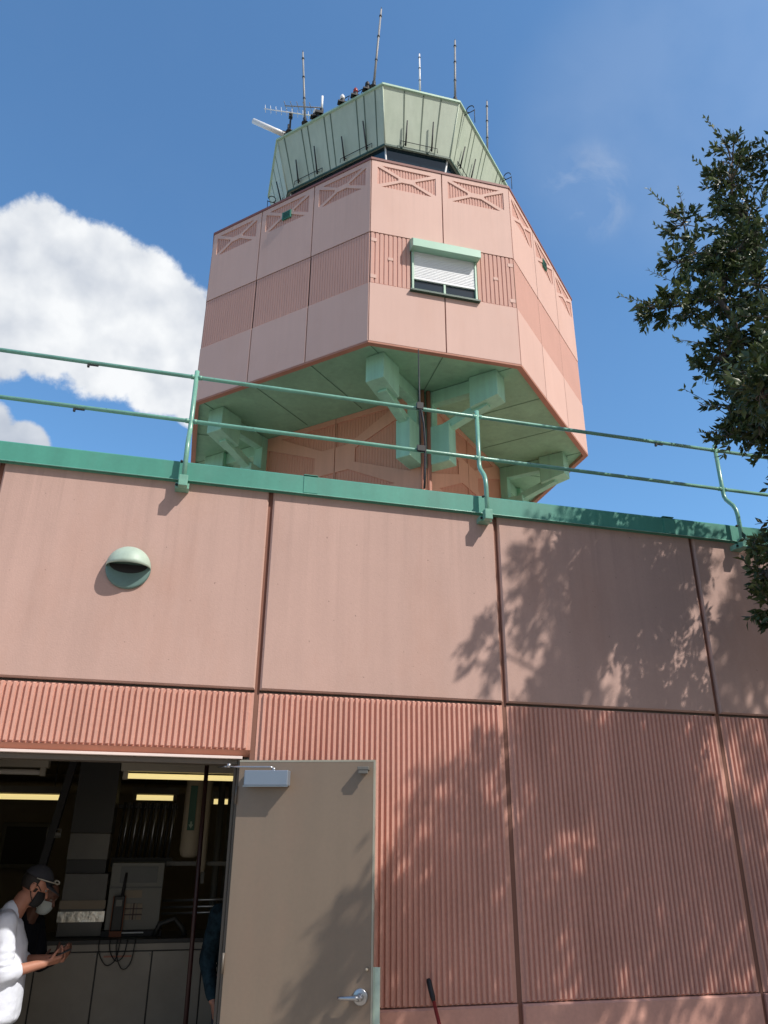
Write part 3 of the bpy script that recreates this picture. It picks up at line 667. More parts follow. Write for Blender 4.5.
# brackets: two on every shaft face
for fi, (p, q, L, u, inn, xf) in enumerate(SHAFT_FACES):
    for t in (-2.40, 2.40):
        mb = MB(xf)
        lo0, lo1 = 9.98, 11.0
        mb.box(t-0.19, t+0.19, -0.68, -0.002, lo0, lo1)
        br = mb.build('bracket', MT['bracket'], TW, 0.02)
        mb = MB(xf); c2 = -1.62
        v = [(t-0.24, c2-0.36, Z0+0.05), (t+0.24, c2-0.36, Z0+0.05), (t+0.24, c2+0.36, Z0+0.05), (t-0.24, c2+0.36, Z0+0.05),
             (t-0.24, c2-0.36, Z0-0.62), (t+0.24, c2-0.36, Z0-0.62), (t+0.24, c2+0.36, Z0-0.78), (t-0.24, c2+0.36, Z0-0.78)]
        mb.add(v, [(0, 1, 2, 3), (7, 6, 5, 4), (0, 4, 5, 1), (1, 5, 6, 2), (2, 6, 7, 3), (3, 7, 4, 0)])
        mb.build('bracket_head', MT['bracket'], br, 0.015)
        mb = MB(xf); mb.bar((t, -0.50, lo1-0.05), (t, c2, Z0-0.66), 0.22, 0.20); mb.build('strut', MT['bracket'], br, 0.008)
        mb = MB(xf); mb.box(t-0.12, t+0.12, c2+0.36, -0.22, Z0-0.30, Z0+0.04); mb.build('beam', MT['bracket'], br, 0.008)
        mb = MB(xf); mb.box(t-0.13, t+0.13, -0.22, -0.002, lo1+0.001, Z0+0.05); mb.build('bracket_post', MT['bracket'], br, 0.008)
# conduits down the front corner
for dx in (-0.05, 0.11):
    mb = MB(); mb.tube([(TX+dx, TY-QS-0.09, 2.0), (TX+dx, TY-QS-0.09, Z0+0.03)], 0.055, 12); mb.build('conduit', MT['conduit'], TW)

# cab: outward leaning glass and sage fascia
CB = dict(zb=Z1-0.05, a0=None)
ZC0, ZC1 = 20.367, 22.19
CA1, CC1, CA0, CC0 = 3.893, 2.372, 3.533, 1.98
def cabdim(z):
    f = (z-ZC0)/(ZC1-ZC0); return CA0+(CA1-CA0)*f, CC0+(CC1-CC0)*f
mb = MB(); r0 = octv(*scaled(*cabdim(ZC0-1.6), 0.18)); 
mb.prism([(v.x, v.y) for v in r0], Z1-0.02, 18.25); mb.build('cab_curb', MT['dark_green'], TW)
zg0, zg1 = 18.25, ZC0+0.05
for i in range(8):
    def gp(z, k): 
        a, c = scaled(*cabdim(z), 0.10); return octv(a, c)[k % 8]
    A, B = gp(zg0, i), gp(zg0, i+1); C_, D_ = gp(zg1, i+1), gp(zg1, i)
    sh_ = 0.012
    mid = (A+B+C_+D_)/4
    mb = MB(); pts = [(A.x, A.y, zg0), (B.x, B.y, zg0), (C_.x, C_.y, zg1), (D_.x, D_.y, zg1)]
    ctr = Vector((TX, TY, 0)); 
    pin = [(x+(TX-x)*0.01, y+(TY-y)*0.01, z) for x, y, z in pts]
    mb.add(pts+pin, [(0, 1, 2, 3), (7, 6, 5, 4), (0, 4, 5, 1), (1, 5, 6, 2), (2, 6, 7, 3), (3, 7, 4, 0)])
    mb.build('cab_window', MT['glass'], TW)
    mb = MB(); mb.tube([(A.x, A.y, zg0), (D_.x, D_.y, zg1)], 0.028, 8); mb.build('mullion', MT['white'], TW)
mb = MB()
av, cv = scaled(CA0, CC0, 0.16)
a1_, c1_ = scaled(CA1, CC1, 0.0)
mb.loft([ring(av, cv, ZC0+0.06), ring(CA0, CC0, ZC0), ring(CA1, CC1, ZC1)], False)
mb.cur = 1
for (pA, pB), (pC, pD) in zip([(octv(CA0, CC0)[i], octv(CA0, CC0)[(i+1) % 8]) for i in range(8)], [(octv(CA1, CC1)[i], octv(CA1, CC1)[(i+1) % 8]) for i in range(8)]):
    L0 = (pB-pA).length
    nrm = (pB-pA).cross(Vector((0, 0, 1))).normalized()*0.006
    us = (0.07, 0.24, 0.30, 0.46, 0.52, 0.76, 0.83, 0.93) if L0 > 3 else (0.28, 0.53, 0.76)
    hw = 0.017
    for s_ in us:
        q0 = pA.lerp(pB, s_); q1 = pC.lerp(pD, s_); d = (pB-pA).normalized()*hw
        mb.add([(*(q0-d+nrm)[:2], ZC0+0.02), (*(q0+d+nrm)[:2], ZC0+0.02), (*(q1+d+nrm)[:2], ZC1-0.02), (*(q1-d+nrm)[:2], ZC1-0.02)], [(0, 1, 2, 3)])
FAS = mb.build('fascia', [MT['fascia'], MT['seam']], TW)
mb = MB(); ae, ce = scaled(CA1, CC1, -0.05)
mb.loft([ring(CA1, CC1, ZC1-0.01), ring(ae, ce, ZC1+0.0), ring(ae, ce, ZC1+0.07), ring(CA1, CC1, ZC1+0.08)], True); mb.build('cab_roof', MT['fascia_edge'], TW)
mb = MB(); ae, ce = scaled(CA0, CC0, -0.015)
mb.loft([ring(CA0, CC0, ZC0-0.03), ring(ae, ce, ZC0-0.03), ring(ae, ce, ZC0+0.04), ring(CA0, CC0, ZC0+0.045)], False); mb.build('fascia_trim', MT['dark_green'], FAS)
for i in range(8):
    A, B = octv(*scaled(CA0, CC0, -0.004))[i], octv(*scaled(CA1, CC1, -0.004))[i]
    mb = MB(); mb.tube([(A.x, A.y, ZC0), (B.x, B.y, ZC1)], 0.018, 6); mb.build('corner_trim', MT['fascia'], FAS)
# rods standing off the fascia foot, with their bonding wires
for i in range(8):
    pA, pB = octv(CA0, CC0)[i], octv(CA0, CC0)[(i+1) % 8]; L0 = (pB-pA).length; d = (pB-pA)/L0; nrm = d.cross(Vector((0, 0, 1))).normalized()
    pairs = ((0.14, 0.34), (0.62, 0.84)) if L0 > 3 else ((0.30, 0.70),)
    for s0, s1 in pairs:
        pr = []
        for k, s_ in enumerate((s0, s1)):
            q = pA.lerp(pB, s_)+nrm*0.10; top = 0.80+0.14*k
            mb = MB(); mb.tube([(q.x, q.y, ZC0+0.02), (q.x+nrm.x*0.25*top, q.y+nrm.y*0.25*top, ZC0+top)], [0.026, 0.02], 6)
            mb.tube([(q.x+nrm.x*.03, q.y+nrm.y*.03, ZC0+0.15), (q.x-nrm.x*0.09, q.y-nrm.y*0.09, ZC0+0.15)], 0.014, 5)
            pr.append(q); mb.build('air_terminal', MT['black'], TW)
        mb = MB(); h = 0.17
        e0 = pr[0]-d*0.15; e1 = pr[1]+d*0.18
        mb.tube([(e0.x, e0.y, ZC0+0.02), (e0.x, e0.y, ZC0+h), (pr[0].x, pr[0].y, ZC0+h), (pr[1].x, pr[1].y, ZC0+h), (e1.x, e1.y, ZC0+h), (e1.x, e1.y, ZC0+0.0)], 0.011, 5)
        mb.build('bonding_wire', MT['black'], TW)

# ------------------------------------------------------------------ antennas on the cab roof
ZR = ZC1+0.08
def on_roof(lx, ly, inset=0.12):
    f = 1-inset/math.hypot(lx, ly); return TX+lx*f, TY+ly*f
def mast(lx, ly, top, label, r=0.037, lean=(0, 0), m='antenna'):
    x, y = on_roof(lx, ly); t = thing('antenna_mast', label, 'antenna', (x, y, ZR), 'whip antennas standing around the cab roof')
    q = lambda f: (x+lean[0]*f, y+lean[1]*f, ZR+(top-ZR)*f)
    mb = MB(); mb.tube([q(0.06), q(0.5), q(0.97)], [r, r*0.9, r*0.75], 10); mb.build('radome', MT[m], t)
    mb = MB(); mb.tube([(x, y, ZR), q(0.07)], r*1.5, 10); mb.tube([(x, y, ZR), (x, y, ZR+0.03)], r*3, 12); mb.build('mount', MT['black'], t)
    for f in (0.33, 0.62, 0.88): mb = MB(); mb.tube([q(f-0.008), q(f+0.008)], r*1.2, 10); mb.build('collar', MT['duct'], t)
    mb = MB(); mb.tube([q(0.965), q(1.0)], [r*0.5, r*0.2], 6); mb.build('tip', MT['black'], t)
mast(-3.29, -2.05, 25.7, 'grey whip antenna on the left edge of the cab roof, behind a yagi', lean=(-0.22, 0.12))
mast(-1.46, -3.84, 26.05, 'tallest leaning grey whip antenna near the front corner of the cab roof', lean=(0.22, 0.05))
mast(-0.02, -3.98, 24.1, 'short thin white whip antenna in the middle of the front cab roof edge', r=0.03, m='antenna_white')
mast(1.11, -4.0, 25.2, 'dark grey upright whip antenna at the right front corner of the cab roof', lean=(0.1, 0.05))
mast(2.86, -2.3, 25.1, 'grey whip antenna beyond the right sloping edge of the cab roof', lean=(0.16, 0.1))
x, y = on_roof(-2.84, -2.53)
t = thing('stub_antenna', 'short white stub antenna with a small yagi arm left of centre on the cab roof', 'antenna', (x, y, ZR))
mb = MB(); mb.tube([(x, y, ZR+0.2), (x, y, 23.05)], 0.035, 8); mb.build('radome', MT['antenna_white'], t)
mb = MB(); mb.tube([(x, y, ZR), (x, y, ZR+0.22)], 0.06, 8); mb.box(x-0.2, x+0.05, y-0.06, y+0.06, ZR, ZR+0.1); mb.build('mount', MT['black'], t)
mb = MB(); mb.tube([(x, y, ZR+0.28), (x-1.1, y+0.5, ZR+0.62)], 0.02, 6)
for k in range(5):
    f = 0.3+0.17*k; cx_, cy_, cz_ = x-1.1*f, y+0.5*f, ZR+0.28+0.34*f; mb.tube([(cx_-0.07, cy_-0.16, cz_), (cx_+0.07, cy_+0.16, cz_)], 0.01, 5)
mb.build('boom', MT['antenna'], t)
x, y = on_roof(-3.72, -1.59)
t = thing('yagi_antenna', 'grey yagi antenna with short cross elements at the far left of the cab roof', 'antenna', (x, y, ZR))
mb = MB(); mb.tube([(x, y, ZR), (x, y, 23.1)], 0.03, 8); mb.tube([(x, y, ZR), (x, y, ZR+0.04)], 0.12, 10); mb.build('mount', MT['black'], t)
mb = MB(); b0 = Vector((x-0.85, y+0.2, 23.3)); b1 = Vector((x+0.6, y-0.3, 22.85)); mb.tube([b0, b1], 0.018, 6); mb.build('boom', MT['antenna_white'], t)
mb = MB()
for k in range(9):
    c_ = b0.lerp(b1, 0.03+k*0.115); mb.tube([c_+Vector((0.02, 0.05, -0.11)), c_+Vector((-0.02, -0.05, 0.11))], 0.008, 5)
mb.build('element', MT['antenna_white'], t)
mb = MB(); mb.box(x-0.06, x+0.06, y-0.06, y+0.06, 22.92, 23.12); mb.build('clamp', MT['black'], t)
x, y = on_roof(-3.86, -1.44)
t = thing('bar_antenna', 'thick white tube antenna slanting out over the left corner of the cab roof', 'antenna', (x, y, ZR))
mb = MB(); mb.tube([(x, y, ZR+0.02), (x-1.0, y+0.25, ZR+0.62)], 0.085, 14); mb.build('radome', MT['antenna_white'], t)
mb = MB(); mb.box(x-0.07, x+0.35, y-0.07, y+0.07, ZR, ZR+0.12); mb.tube([(x+0.1, y, ZR), (x+0.1, y, ZR+0.5)], 0.03, 8); mb.build('mount', MT['black'], t)
for (lx, ly, lab, mm) in ((-2.28, -3.07, 'white obstruction lamp left of a red lamp on the cab roof edge', 'antenna_white'), (-1.93, -3.40, 'red obstruction lamp between a white lamp and the tallest whip', 'redlamp'),
                     (-3.02, -2.34, 'small white lamp between two left hand antennas on the cab roof', 'antenna_white'), (-1.62, -3.70, 'small dark lamp at the foot of the tallest leaning whip antenna', 'black')):
    x, y = on_roof(lx, ly)
    t = thing('obstruction_lamp', lab, 'lamp', (x, y, ZR), 'lamps along the left roof edge of the cab')
    mb = MB(); mb.tube([(x, y, ZR), (x, y, ZR+0.16)], 0.07, 12); mb.box(x-0.14, x+0.16, y-0.08, y+0.08, ZR, ZR+0.05); mb.build('base', MT['black'], t)
    mb = MB(); mb.tube([(x, y, ZR+0.16), (x, y, ZR+0.3), (x, y, ZR+0.38)], [0.075, 0.07, 0.03], 14); mb.build('lens', MT[mm], t)
    mb = MB(); mb.tube([(x+0.15, y-0.05, ZR+0.03), (x+0.2, y-0.09, ZR+0.3), (x+0.05, y-0.02, ZR+0.2)], 0.015, 5); mb.build('cable', MT['black'], t)
# wire loops bracketed to the outer corners of the fascia
def cab_edge(n, zz):      # the fascia edge whose outward normal is n, at height zz above its foot
    vs = octv(*cabdim(ZC0+zz))
    for k in range(8):
        d = (vs[(k+1) % 8]-vs[k]).normalized()
        if d.cross(Vector((0, 0, 1))).dot(Vector(n).normalized()) > 0.99: return vs[k], vs[(k+1) % 8]
for (n_, s_, zz, lab) in (((-1, 0, 0), 0.35, 0.75, 'black wire loop bracket on the far left side of the cab fascia'), ((1, -1, 0), 0.10, 1.75, 'black wire loop bracket high on the right sloping cab edge'), ((1, -1, 0), 0.86, 1.75, 'black wire loop bracket low on the right cab edge by the coping')):
    pA, pB = cab_edge(n_, zz); q = pA.lerp(pB, s_); d = (pB-pA).normalized(); nrm = d.cross(Vector((0, 0, 1))).normalized()
    z = ZC0+zz
    t = thing('loop_antenna', lab, 'antenna', (q.x, q.y, z), 'wire loop brackets on the cab sides')
    a_ = lambda o, h: (q.x+nrm.x*o, q.y+nrm.y*o, z+h)
    mb = MB(); mb.tube([a_(0.0, 0), a_(0.34, 0.02)], 0.014, 6); mb.tube([a_(0.33, -0.5), a_(0.34, 0.06)], 0.011, 6); mb.build('arm', MT['black'], t)
    mb = MB(); mb.tube([a_(0.20+0.12*math.cos(2*PI*k/14), 0.14+0.13*math.sin(2*PI*k/14)) for k in range(11)], 0.015, 6); mb.build('loop', MT['black'], t)
# thin whip clamped to the railing
x = 1.655; t = thing('whip_antenna', 'thin dark whip clamped upright to the roof railing in front of the tower corner', 'antenna', (x, 0.0, 4.4))
mb = MB(); mb.tube([(x, -0.02, 4.78), (x, -0.02, 5.22), (x-0.006, -0.02, 5.79)], [0.008, 0.0075, 0.005], 8); mb.build('rod', MT['black'], t)
mb = MB(); mb.box(x-0.025, x+0.03, -0.03, 0.0, 5.19, 5.25); mb.box(x-0.025, x+0.04, -0.03, 0.0, 4.79, 4.84); mb.build('clamp', MT['black'], t)
mb = MB(); mb.tube([(x+0.01, -0.025, 5.18), (x+0.03, -0.03, 5.05), (x+0.045, -0.02, 4.85), (x+0.04, -0.02, 4.6), (x+0.03, -0.02, 4.45)], 0.009, 6); mb.build('cable', MT['black'], t)

# ------------------------------------------------------------------ broom leaning on the wall
bx0 = 1.662
t = thing('broom', 'red handled broom with black grip leaning against the ribbed wall by the door', 'broom', (bx0+0.14, -0.42, 0))
T0, T1 = Vector((bx0, -0.03, 1.035)), Vector((bx0+0.14, -0.45, 0.13))
mb = MB(); mb.tube([T0.lerp(T1, 0.1), T1], 0.0115, 10); mb.build('handle', MT['red_dull'], t)
mb = MB(); mb.tube([T0, T0.lerp(T1, 0.015), T0.lerp(T1, 0.1), T0.lerp(T1, 0.125)], [0.012, 0.0165, 0.0165, 0.012], 10); mb.build('grip', MT['black'], t)
mb = MB(); mb.box(T1.x-0.15, T1.x+0.15, T1.y-0.03, T1.y+0.03, 0.11, 0.15); mb.build('head_block', MT['black'], t)
mb = MB()
for k in range(30): mb.tube([(T1.x-0.14+0.28*k/29, T1.y, 0.112), (T1.x-0.16+0.32*k/29, T1.y+0.02*math.sin(k*2.1), 0.002)], 0.006, 5)
mb.build('bristles', MT['black'], t)

# ------------------------------------------------------------------ plant room contents
# base cabinet
t = thing('base_cabinet', 'off white base cabinet with plain doors below the control panel inside the doorway', 'cabinet', (0.0, 2.2, 0))
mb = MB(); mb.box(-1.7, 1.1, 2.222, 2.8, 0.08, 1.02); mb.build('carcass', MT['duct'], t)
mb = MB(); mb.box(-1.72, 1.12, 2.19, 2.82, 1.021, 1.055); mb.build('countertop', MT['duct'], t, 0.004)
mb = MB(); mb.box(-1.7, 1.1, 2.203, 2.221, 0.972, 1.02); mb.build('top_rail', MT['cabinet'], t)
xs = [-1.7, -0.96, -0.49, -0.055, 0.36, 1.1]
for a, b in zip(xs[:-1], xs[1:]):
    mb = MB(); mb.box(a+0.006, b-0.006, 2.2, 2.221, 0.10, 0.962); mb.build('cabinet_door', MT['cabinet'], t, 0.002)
mb = MB()
for a in xs[1:-1]:
    for z in (0.94, 0.15): mb.tube([(a-0.02, 2.2, z), (a-0.02, 2.196, z)], 0.006, 8)
mb.build('screw', MT['steel'], t)
# tall duct
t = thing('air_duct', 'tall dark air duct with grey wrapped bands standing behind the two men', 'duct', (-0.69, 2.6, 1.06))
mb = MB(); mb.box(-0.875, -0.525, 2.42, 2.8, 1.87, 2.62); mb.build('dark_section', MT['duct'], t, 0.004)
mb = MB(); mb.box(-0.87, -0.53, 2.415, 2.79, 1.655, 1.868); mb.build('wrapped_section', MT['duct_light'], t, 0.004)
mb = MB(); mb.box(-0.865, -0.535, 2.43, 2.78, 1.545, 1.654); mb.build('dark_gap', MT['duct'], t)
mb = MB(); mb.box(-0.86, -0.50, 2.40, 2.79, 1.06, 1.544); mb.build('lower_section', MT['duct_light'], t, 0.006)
mb = MB(); mb.box(-0.87, -0.49, 2.392, 2.399, 1.17, 1.25); mb.build('foil_tape', MT['foil'], t)
mb = MB(); mb.box(-0.868, -0.492, 2.391, 2.399, 1.27, 1.335); mb.build('tan_band', MT['paper'], t)
# control panel
t = thing('control_box', 'grey wall control box with dark display window above the cabinet', 'control panel', (-0.25, 2.45, 1.06))
mb = MB(); mb.box(-0.48, -0.03, 2.42, 2.6, 1.10, 1.63); mb.build('enclosure', MT['panel_grey'], t, 0.006)
mb = MB(); mb.box(-0.40, -0.085, 2.412, 2.419, 1.47, 1.60); mb.build('display', MT['panel_dark'], t)
mb = MB(); mb.box(-0.475, -0.035, 2.413, 2.419, 1.425, 1.438); mb.build('trim_strip', MT['panel_dark'], t)
mb = MB(); mb.box(-0.36, -0.20, 2.414, 2.419, 1.35, 1.41); mb.build('notice', MT['paper'], t)
mb = MB()
for i in range(3):
    for j in range(3): mb.box(-0.325+0.05*i, -0.285+0.05*i, 2.412, 2.419, 1.18+0.045*j, 1.215+0.045*j)
mb.cur = 1
mb.box(-0.33, -0.18, 2.410, 2.4115, 1.215, 1.226); mb.box(-0.262, -0.25, 2.410, 2.4115, 1.18, 1.31); mb.box(-0.33, -0.18, 2.410, 2.4115, 1.262, 1.27)
mb.build('keypad', [MT['paper'], MT['red_dark']], t)
mb = MB(); mb.box(-0.50, 0.0, 2.4, 2.62, 1.056, 1.098); mb.build('plinth', MT['black'], t)
mb = MB(); mb.box(-0.37, -0.15, 2.393, 2.399, 1.078, 1.088); mb.build('plinth_strip', MT['white'], t)
# handheld meter
t = thing('radio_handset', 'dark handheld radio with stub aerial and orange rim leaning on the control panel', 'radio', (-0.38, 2.38, 1.08))
mb = MB(); mb.box(-0.425, -0.335, 2.36, 2.395, 1.10, 1.37); mb.build('casing', MT['duct'], t, 0.01)
mb = MB(); mb.box(-0.432, -0.426, 2.357, 2.39, 1.10, 1.37); mb.box(-0.334, -0.328, 2.357, 2.39, 1.10, 1.37); mb.box(-0.43, -0.33, 2.357, 2.39, 1.056, 1.099); mb.build('rim', MT['orange'], t)
mb = MB(); mb.box(-0.405, -0.355, 2.353, 2.359, 1.29, 1.34); mb.build('screen', MT['panel_grey'], t)
mb = MB(); mb.tube([(-0.36, 2.38, 1.37), (-0.35, 2.385, 1.55)], [0.015, 0.010], 8); mb.build('aerial', MT['black'], t)
# cable loops hanging over the counter edge
t = thing('cable_loops', 'thin dark cables looping down over the cabinet doors below the panel', 'cable', (-0.4, 2.17, 1.06))
for k, (cx_, w_, dz_) in enumerate(((-0.40, 0.085, 0.19), (-0.33, 0.07, 0.16), (-0.27, 0.075, 0.22))):
    mb = MB(); mb.tube([(cx_-w_*math.cos(PI*q/12)*(1+0.1*math.sin(q)), 2.175-0.004*k, 1.06-dz_*math.sin(PI*q/12)) for q in range(13)], 0.0045, 6); mb.build('cable', MT['black'], t)
mb = MB(); mb.box(-0.44, -0.22, 2.195, 2.199, 0.925, 0.938); mb.build('tape_strip', MT['conduit'], t)
# finned heat exchanger tubes
t = thing('tube_bundle', 'bundle of thin dark upright tubes under the rear ceiling light', 'pipes', (-0.23, 3.05, 1.62))
for k in range(12):
    x = -0.49+0.043*k; mb = MB(); mb.tube([(x+0.02, 3.0-0.03*(k % 2)-0.02, 2.15), (x, 2.96, 1.66)], 0.013, 8); mb.build('tube', MT['steel'] if k % 2 else MT['duct'], t)
mb = MB(); mb.box(-0.53, 0.03, 2.95, 3.2, 1.58, 1.66); mb.build('tray', MT['duct'], t)
mb = MB(); mb.box(-0.53, 0.03, 2.98, 3.2, 2.10, 2.13); mb.build('header', MT['duct'], t)
# big lagged pipe
t = thing('lagged_pipe', 'thick cream lagged pipe with a green label strip hanging from the ceiling', 'pipe', (0.17, 2.5, 1.67))
mb = MB(); mb.tube([(0.175, 2.5, 2.6), (0.17, 2.5, 1.73), (0.17, 2.5, 1.69), (0.17, 2.5, 1.672)], [0.088, 0.088, 0.075, 0.05], 20); mb.build('lagging', MT['pipe_w'], t)
mb = MB(); mb.box(0.128, 0.192, 2.399, 2.411, 1.90, 2.285); lb = mb.build('label_strip', MT['label_green'], t)
mb = MB(); mb.add([(0.16, 2.3985, 1.915), (0.182, 2.3985, 1.95), (0.138, 2.3985, 1.95)], [(0, 1, 2)]); mb.box(0.152, 0.168, 2.3975, 2.3988, 1.95, 1.975)
mb.build('label_arrow', MT['label_pale'], lb)
mb = MB(); mb.tube([(0.29, 2.56, 2.6), (0.29, 2.56, 1.60), (0.29, 2.56, 1.55)], [0.045, 0.045, 0.04], 12); mb.build('side_pipe', MT['pipe_w'], t)
t = thing('wall_shelf', 'narrow grey ledge crossing behind the cream lagged pipe', 'shelf', (0.25, 2.66, 1.6))
mb = MB(); mb.box(-0.02, 0.95, 2.62, 2.74, 1.60, 1.635); mb.build('board', MT['duct_light'], t)
mb = MB(); mb.box(0.30, 0.33, 2.63, 2.73, 1.45, 1.60); mb.build('strut', MT['duct_light'], t)
for z, lab in ((1.305, 'uppermost thin steel pipe right of the control panel'), (1.25, 'middle thin steel pipe right of the control panel'), (1.20, 'lowest thin steel pipe right of the control panel')):
    mb = MB(); mb.tube([(-0.02, 2.72, z), (0.95, 2.72, z+0.012)], 0.011, 10)
    tag(mb.build('steel_pipe', MT['steel']), lab, 'pipe', 'thin steel pipes right of the control panel')
# dark upright pole inside the doorway
t = thing('upright_pole', 'dark red upright pole standing just inside the doorway by the door', 'pole', (0.235, 1.0, 0))
mb = MB(); mb.tube([(0.235, 1.0, 0.02), (0.205, 1.0, 2.62)], 0.017, 10); mb.build('shaft', MT['red_dark'], t)
mb = MB(); mb.tube([(0.235, 1.0, 0.005), (0.235, 1.0, 0.03)], 0.06, 14); mb.build('foot', MT['red_dark'], t)
# dark strap with tags
t = thing('diagonal_brace', 'dark slanting brace with two small white tags left of the air duct', 'brace', (-1.05, 2.0, 1.06))
mb = MB(); mb.bar((-1.12, 2.3, 1.056), (-0.90, 2.3, 2.6), 0.10, 0.06); mb.build('bar', MT['black'], t)
for k, x in enumerate((-1.02, -0.955)):
    mb = MB()
    z = 1.865
    mb.box(x-0.026, x+0.026, 2.255, 2.262, z-0.035, z-0.027); mb.box(x-0.026, x+0.026, 2.255, 2.262, z+0.027, z+0.035)
    mb.box(x-0.026, x-0.02, 2.255, 2.262, z-0.027, z+0.027); mb.box(x+0.02, x+0.026, 2.255, 2.262, z-0.027, z+0.027)
    if k: mb.box(x-0.02, x+0.02, 2.2565, 2.262, z-0.02, z+0.006)
    mb.build('tag', MT['duct_light'], t)
mb = MB(); mb.tube([(-0.06, 2.35, 1.056), (-0.02, 2.35, 1.15), (0.10, 2.36, 1.19), (0.17, 2.36, 1.12), (0.2, 2.35, 1.056)], 0.022, 8)
tag(mb.build('hose', MT['duct']), 'short dark hose lying on the cabinet top beside the control panel', 'hose')
for k, (x, y, r_, lab) in enumerate(((0.47, 3.4, 0.035, 'dim upright conduit at the back, nearest the door leaf'), (0.60, 3.6, 0.05, 'thicker dim upright conduit at the back behind the door leaf'), (-2.25, 3.2, 0.05, 'dim upright conduit at the back left behind the man in the cap'))):
    mb = MB(); mb.tube([(x, y, 0.02), (x, y, 2.62)], r_, 12); tag(mb.build('conduit_pipe', MT['panel_grey']), lab, 'pipe', 'dim upright conduits at the back of the room')
t = thing('wall_box', 'small dim grey junction box on the back wall left of the air duct', 'junction box', (-1.75, 6.4, 1.5))
mb = MB(); mb.box(-2.15, -1.55, 6.32, 6.455, 1.45, 2.0); mb.build('casing', MT['panel_grey'], t, 0.01)
mb = MB(); mb.box(-2.1, -1.6, 6.312, 6.319, 1.5, 1.95); mb.build('cover', MT['duct'], t)
mb = MB(); mb.tube([(-4.6, 5.9, 2.42), (2.5, 5.9, 2.42)], 0.07, 12); tag(mb.build('ceiling_pipe', MT['pipe_w']), 'long dim pipe running across under the ceiling at the back', 'pipe')
# ceiling lights
def light(x0, x1, y, z, lit, label):
    t = thing('strip_light', label, 'light', ((x0+x1)/2, y, z), 'fluorescent strip lights on the plant room ceiling')
    mb = MB(); mb.box(x0-0.04, x1+0.04, y-0.06, y+0.06, z+0.035, z+0.115); mb.build('housing', MT['fixture'], t, 0.004)
    mb = MB(); mb.tube([(x0, y, z), (x1, y, z)], 0.021 if y < 3 else 0.028, 12); mb.build('tube', MT['tube' if lit else 'tube_off'], t)
    for x in (x0, x1):
        mb = MB(); mb.box(x-0.02, x+0.02, y-0.03, y+0.03, z-0.028, z+0.034); mb.build('end_cap', MT['fixture'], t)
    for x in (x0+0.1, x1-0.1):
        mb = MB(); mb.tube([(x, y, z+0.115), (x, y, 2.624)], 0.006, 6); mb.build('hanger', MT['steel'], t)
light(-0.42, 0.80, 1.6, 2.305, True, 'lit strip light nearest the door head, long yellow tube')
light(-0.46, -0.01, 4.5, 2.26, True, 'lit short strip light further back above the tube bundle')
light(0.42, 1.20, 4.5, 2.23, True, 'lit strip light at the back beside the door leaf')
light(-2.45, -1.25, 4.5, 2.243, True, 'lit strip light at the left back above the man in the cap')
light(-2.3, -1.06, 1.6, 2.315, False, 'unlit pale strip light at the left front of the doorway')

# ------------------------------------------------------------------ people
def remeshed(mb, name, m, parent, vox=0.008, smooth=4):
    o = mb.build(name, m)
    r = o.modifiers.new('r', 'REMESH'); r.mode = 'VOXEL'; r.voxel_size = vox; r.use_smooth_shade = True
    s = o.modifiers.new('s', 'SMOOTH'); s.iterations = smooth; s.factor = 0.5
    dg = bpy.context.evaluated_depsgraph_get(); dg.update()
    me = bpy.data.meshes.new_from_object(o.evaluated_get(dg)); old = o.data
    o.modifiers.clear(); o.data = me; bpy.data.meshes.remove(old)
    me.materials.clear(); me.materials.append(m)
    me.polygons.foreach_set('use_smooth', [True]*len(me.polygons))
    if parent is not None: attach(o, parent)
    return o
def cap_(mb, p0, p1, r0, r1, n=14):
    p0, p1 = Vector(p0), Vector(p1); d = (p1-p0); L = d.length; d = d/L
    pts = []; rs = []
    for k in range(5):
        a = PI/2*(1-k/5); pts.append(p0-d*r0*math.sin(a)); rs.append(max(1e-3, r0*math.cos(a)))
    for k in range(1, 5): pts.append(p0+d*L*k/5); rs.append(r0+(r1-r0)*k/5)
    for k in range(6):
        a = PI/2*k/5; pts.append(p1+d*r1*math.sin(a)); rs.append(max(1e-3, r1*math.cos(a)))
    mb.tube(pts, rs, n)
def chain(mb, pts, rs):
    for i in range(len(pts)-1): cap_(mb, pts[i], pts[i+1], rs[i], rs[i+1])
def hand(mb, wrist, fdir, palm_n, curl=0.6, side=1):
    """five fingers: fdir along the palm, palm_n out of the palm, thumb on +side"""
    w = Vector(wrist); f = Vector(fdir).normalized(); pn = Vector(palm_n); pn = (pn-f*pn.dot(f)).normalized(); s = f.cross(pn)*side
    c0 = w+f*0.045
    mb.ball(c0+f*0.005, (0.001, 0.001, 0.001))
    for k, o in enumerate((-0.03, -0.01, 0.01, 0.03)):
        cap_(mb, w+s*o*0.6, w+f*0.088+s*o, 0.015, 0.013)
        ln = (0.030, 0.036, 0.038, 0.032)[k]
        b = w+f*0.09+s*o; d = f.copy()
        for seg in range(3):
            d = (d*math.cos(curl)+pn*math.sin(curl)).normalized(); e = b+d*(ln*(1-0.2*seg)); cap_(mb, b, e, 0.0095-0.0008*seg, 0.0088-0.0008*seg, 8); b = e
    b = w+f*0.025+s*0.025; d = (f*0.55+s*0.7+pn*0.5).normalized(); e = b+d*0.042; cap_(mb, b, e, 0.013, 0.0105, 8)
    d2 = (f*0.8+s*0.1+pn*0.6).normalized(); cap_(mb, e, e+d2*0.032, 0.0105, 0.0085, 8)
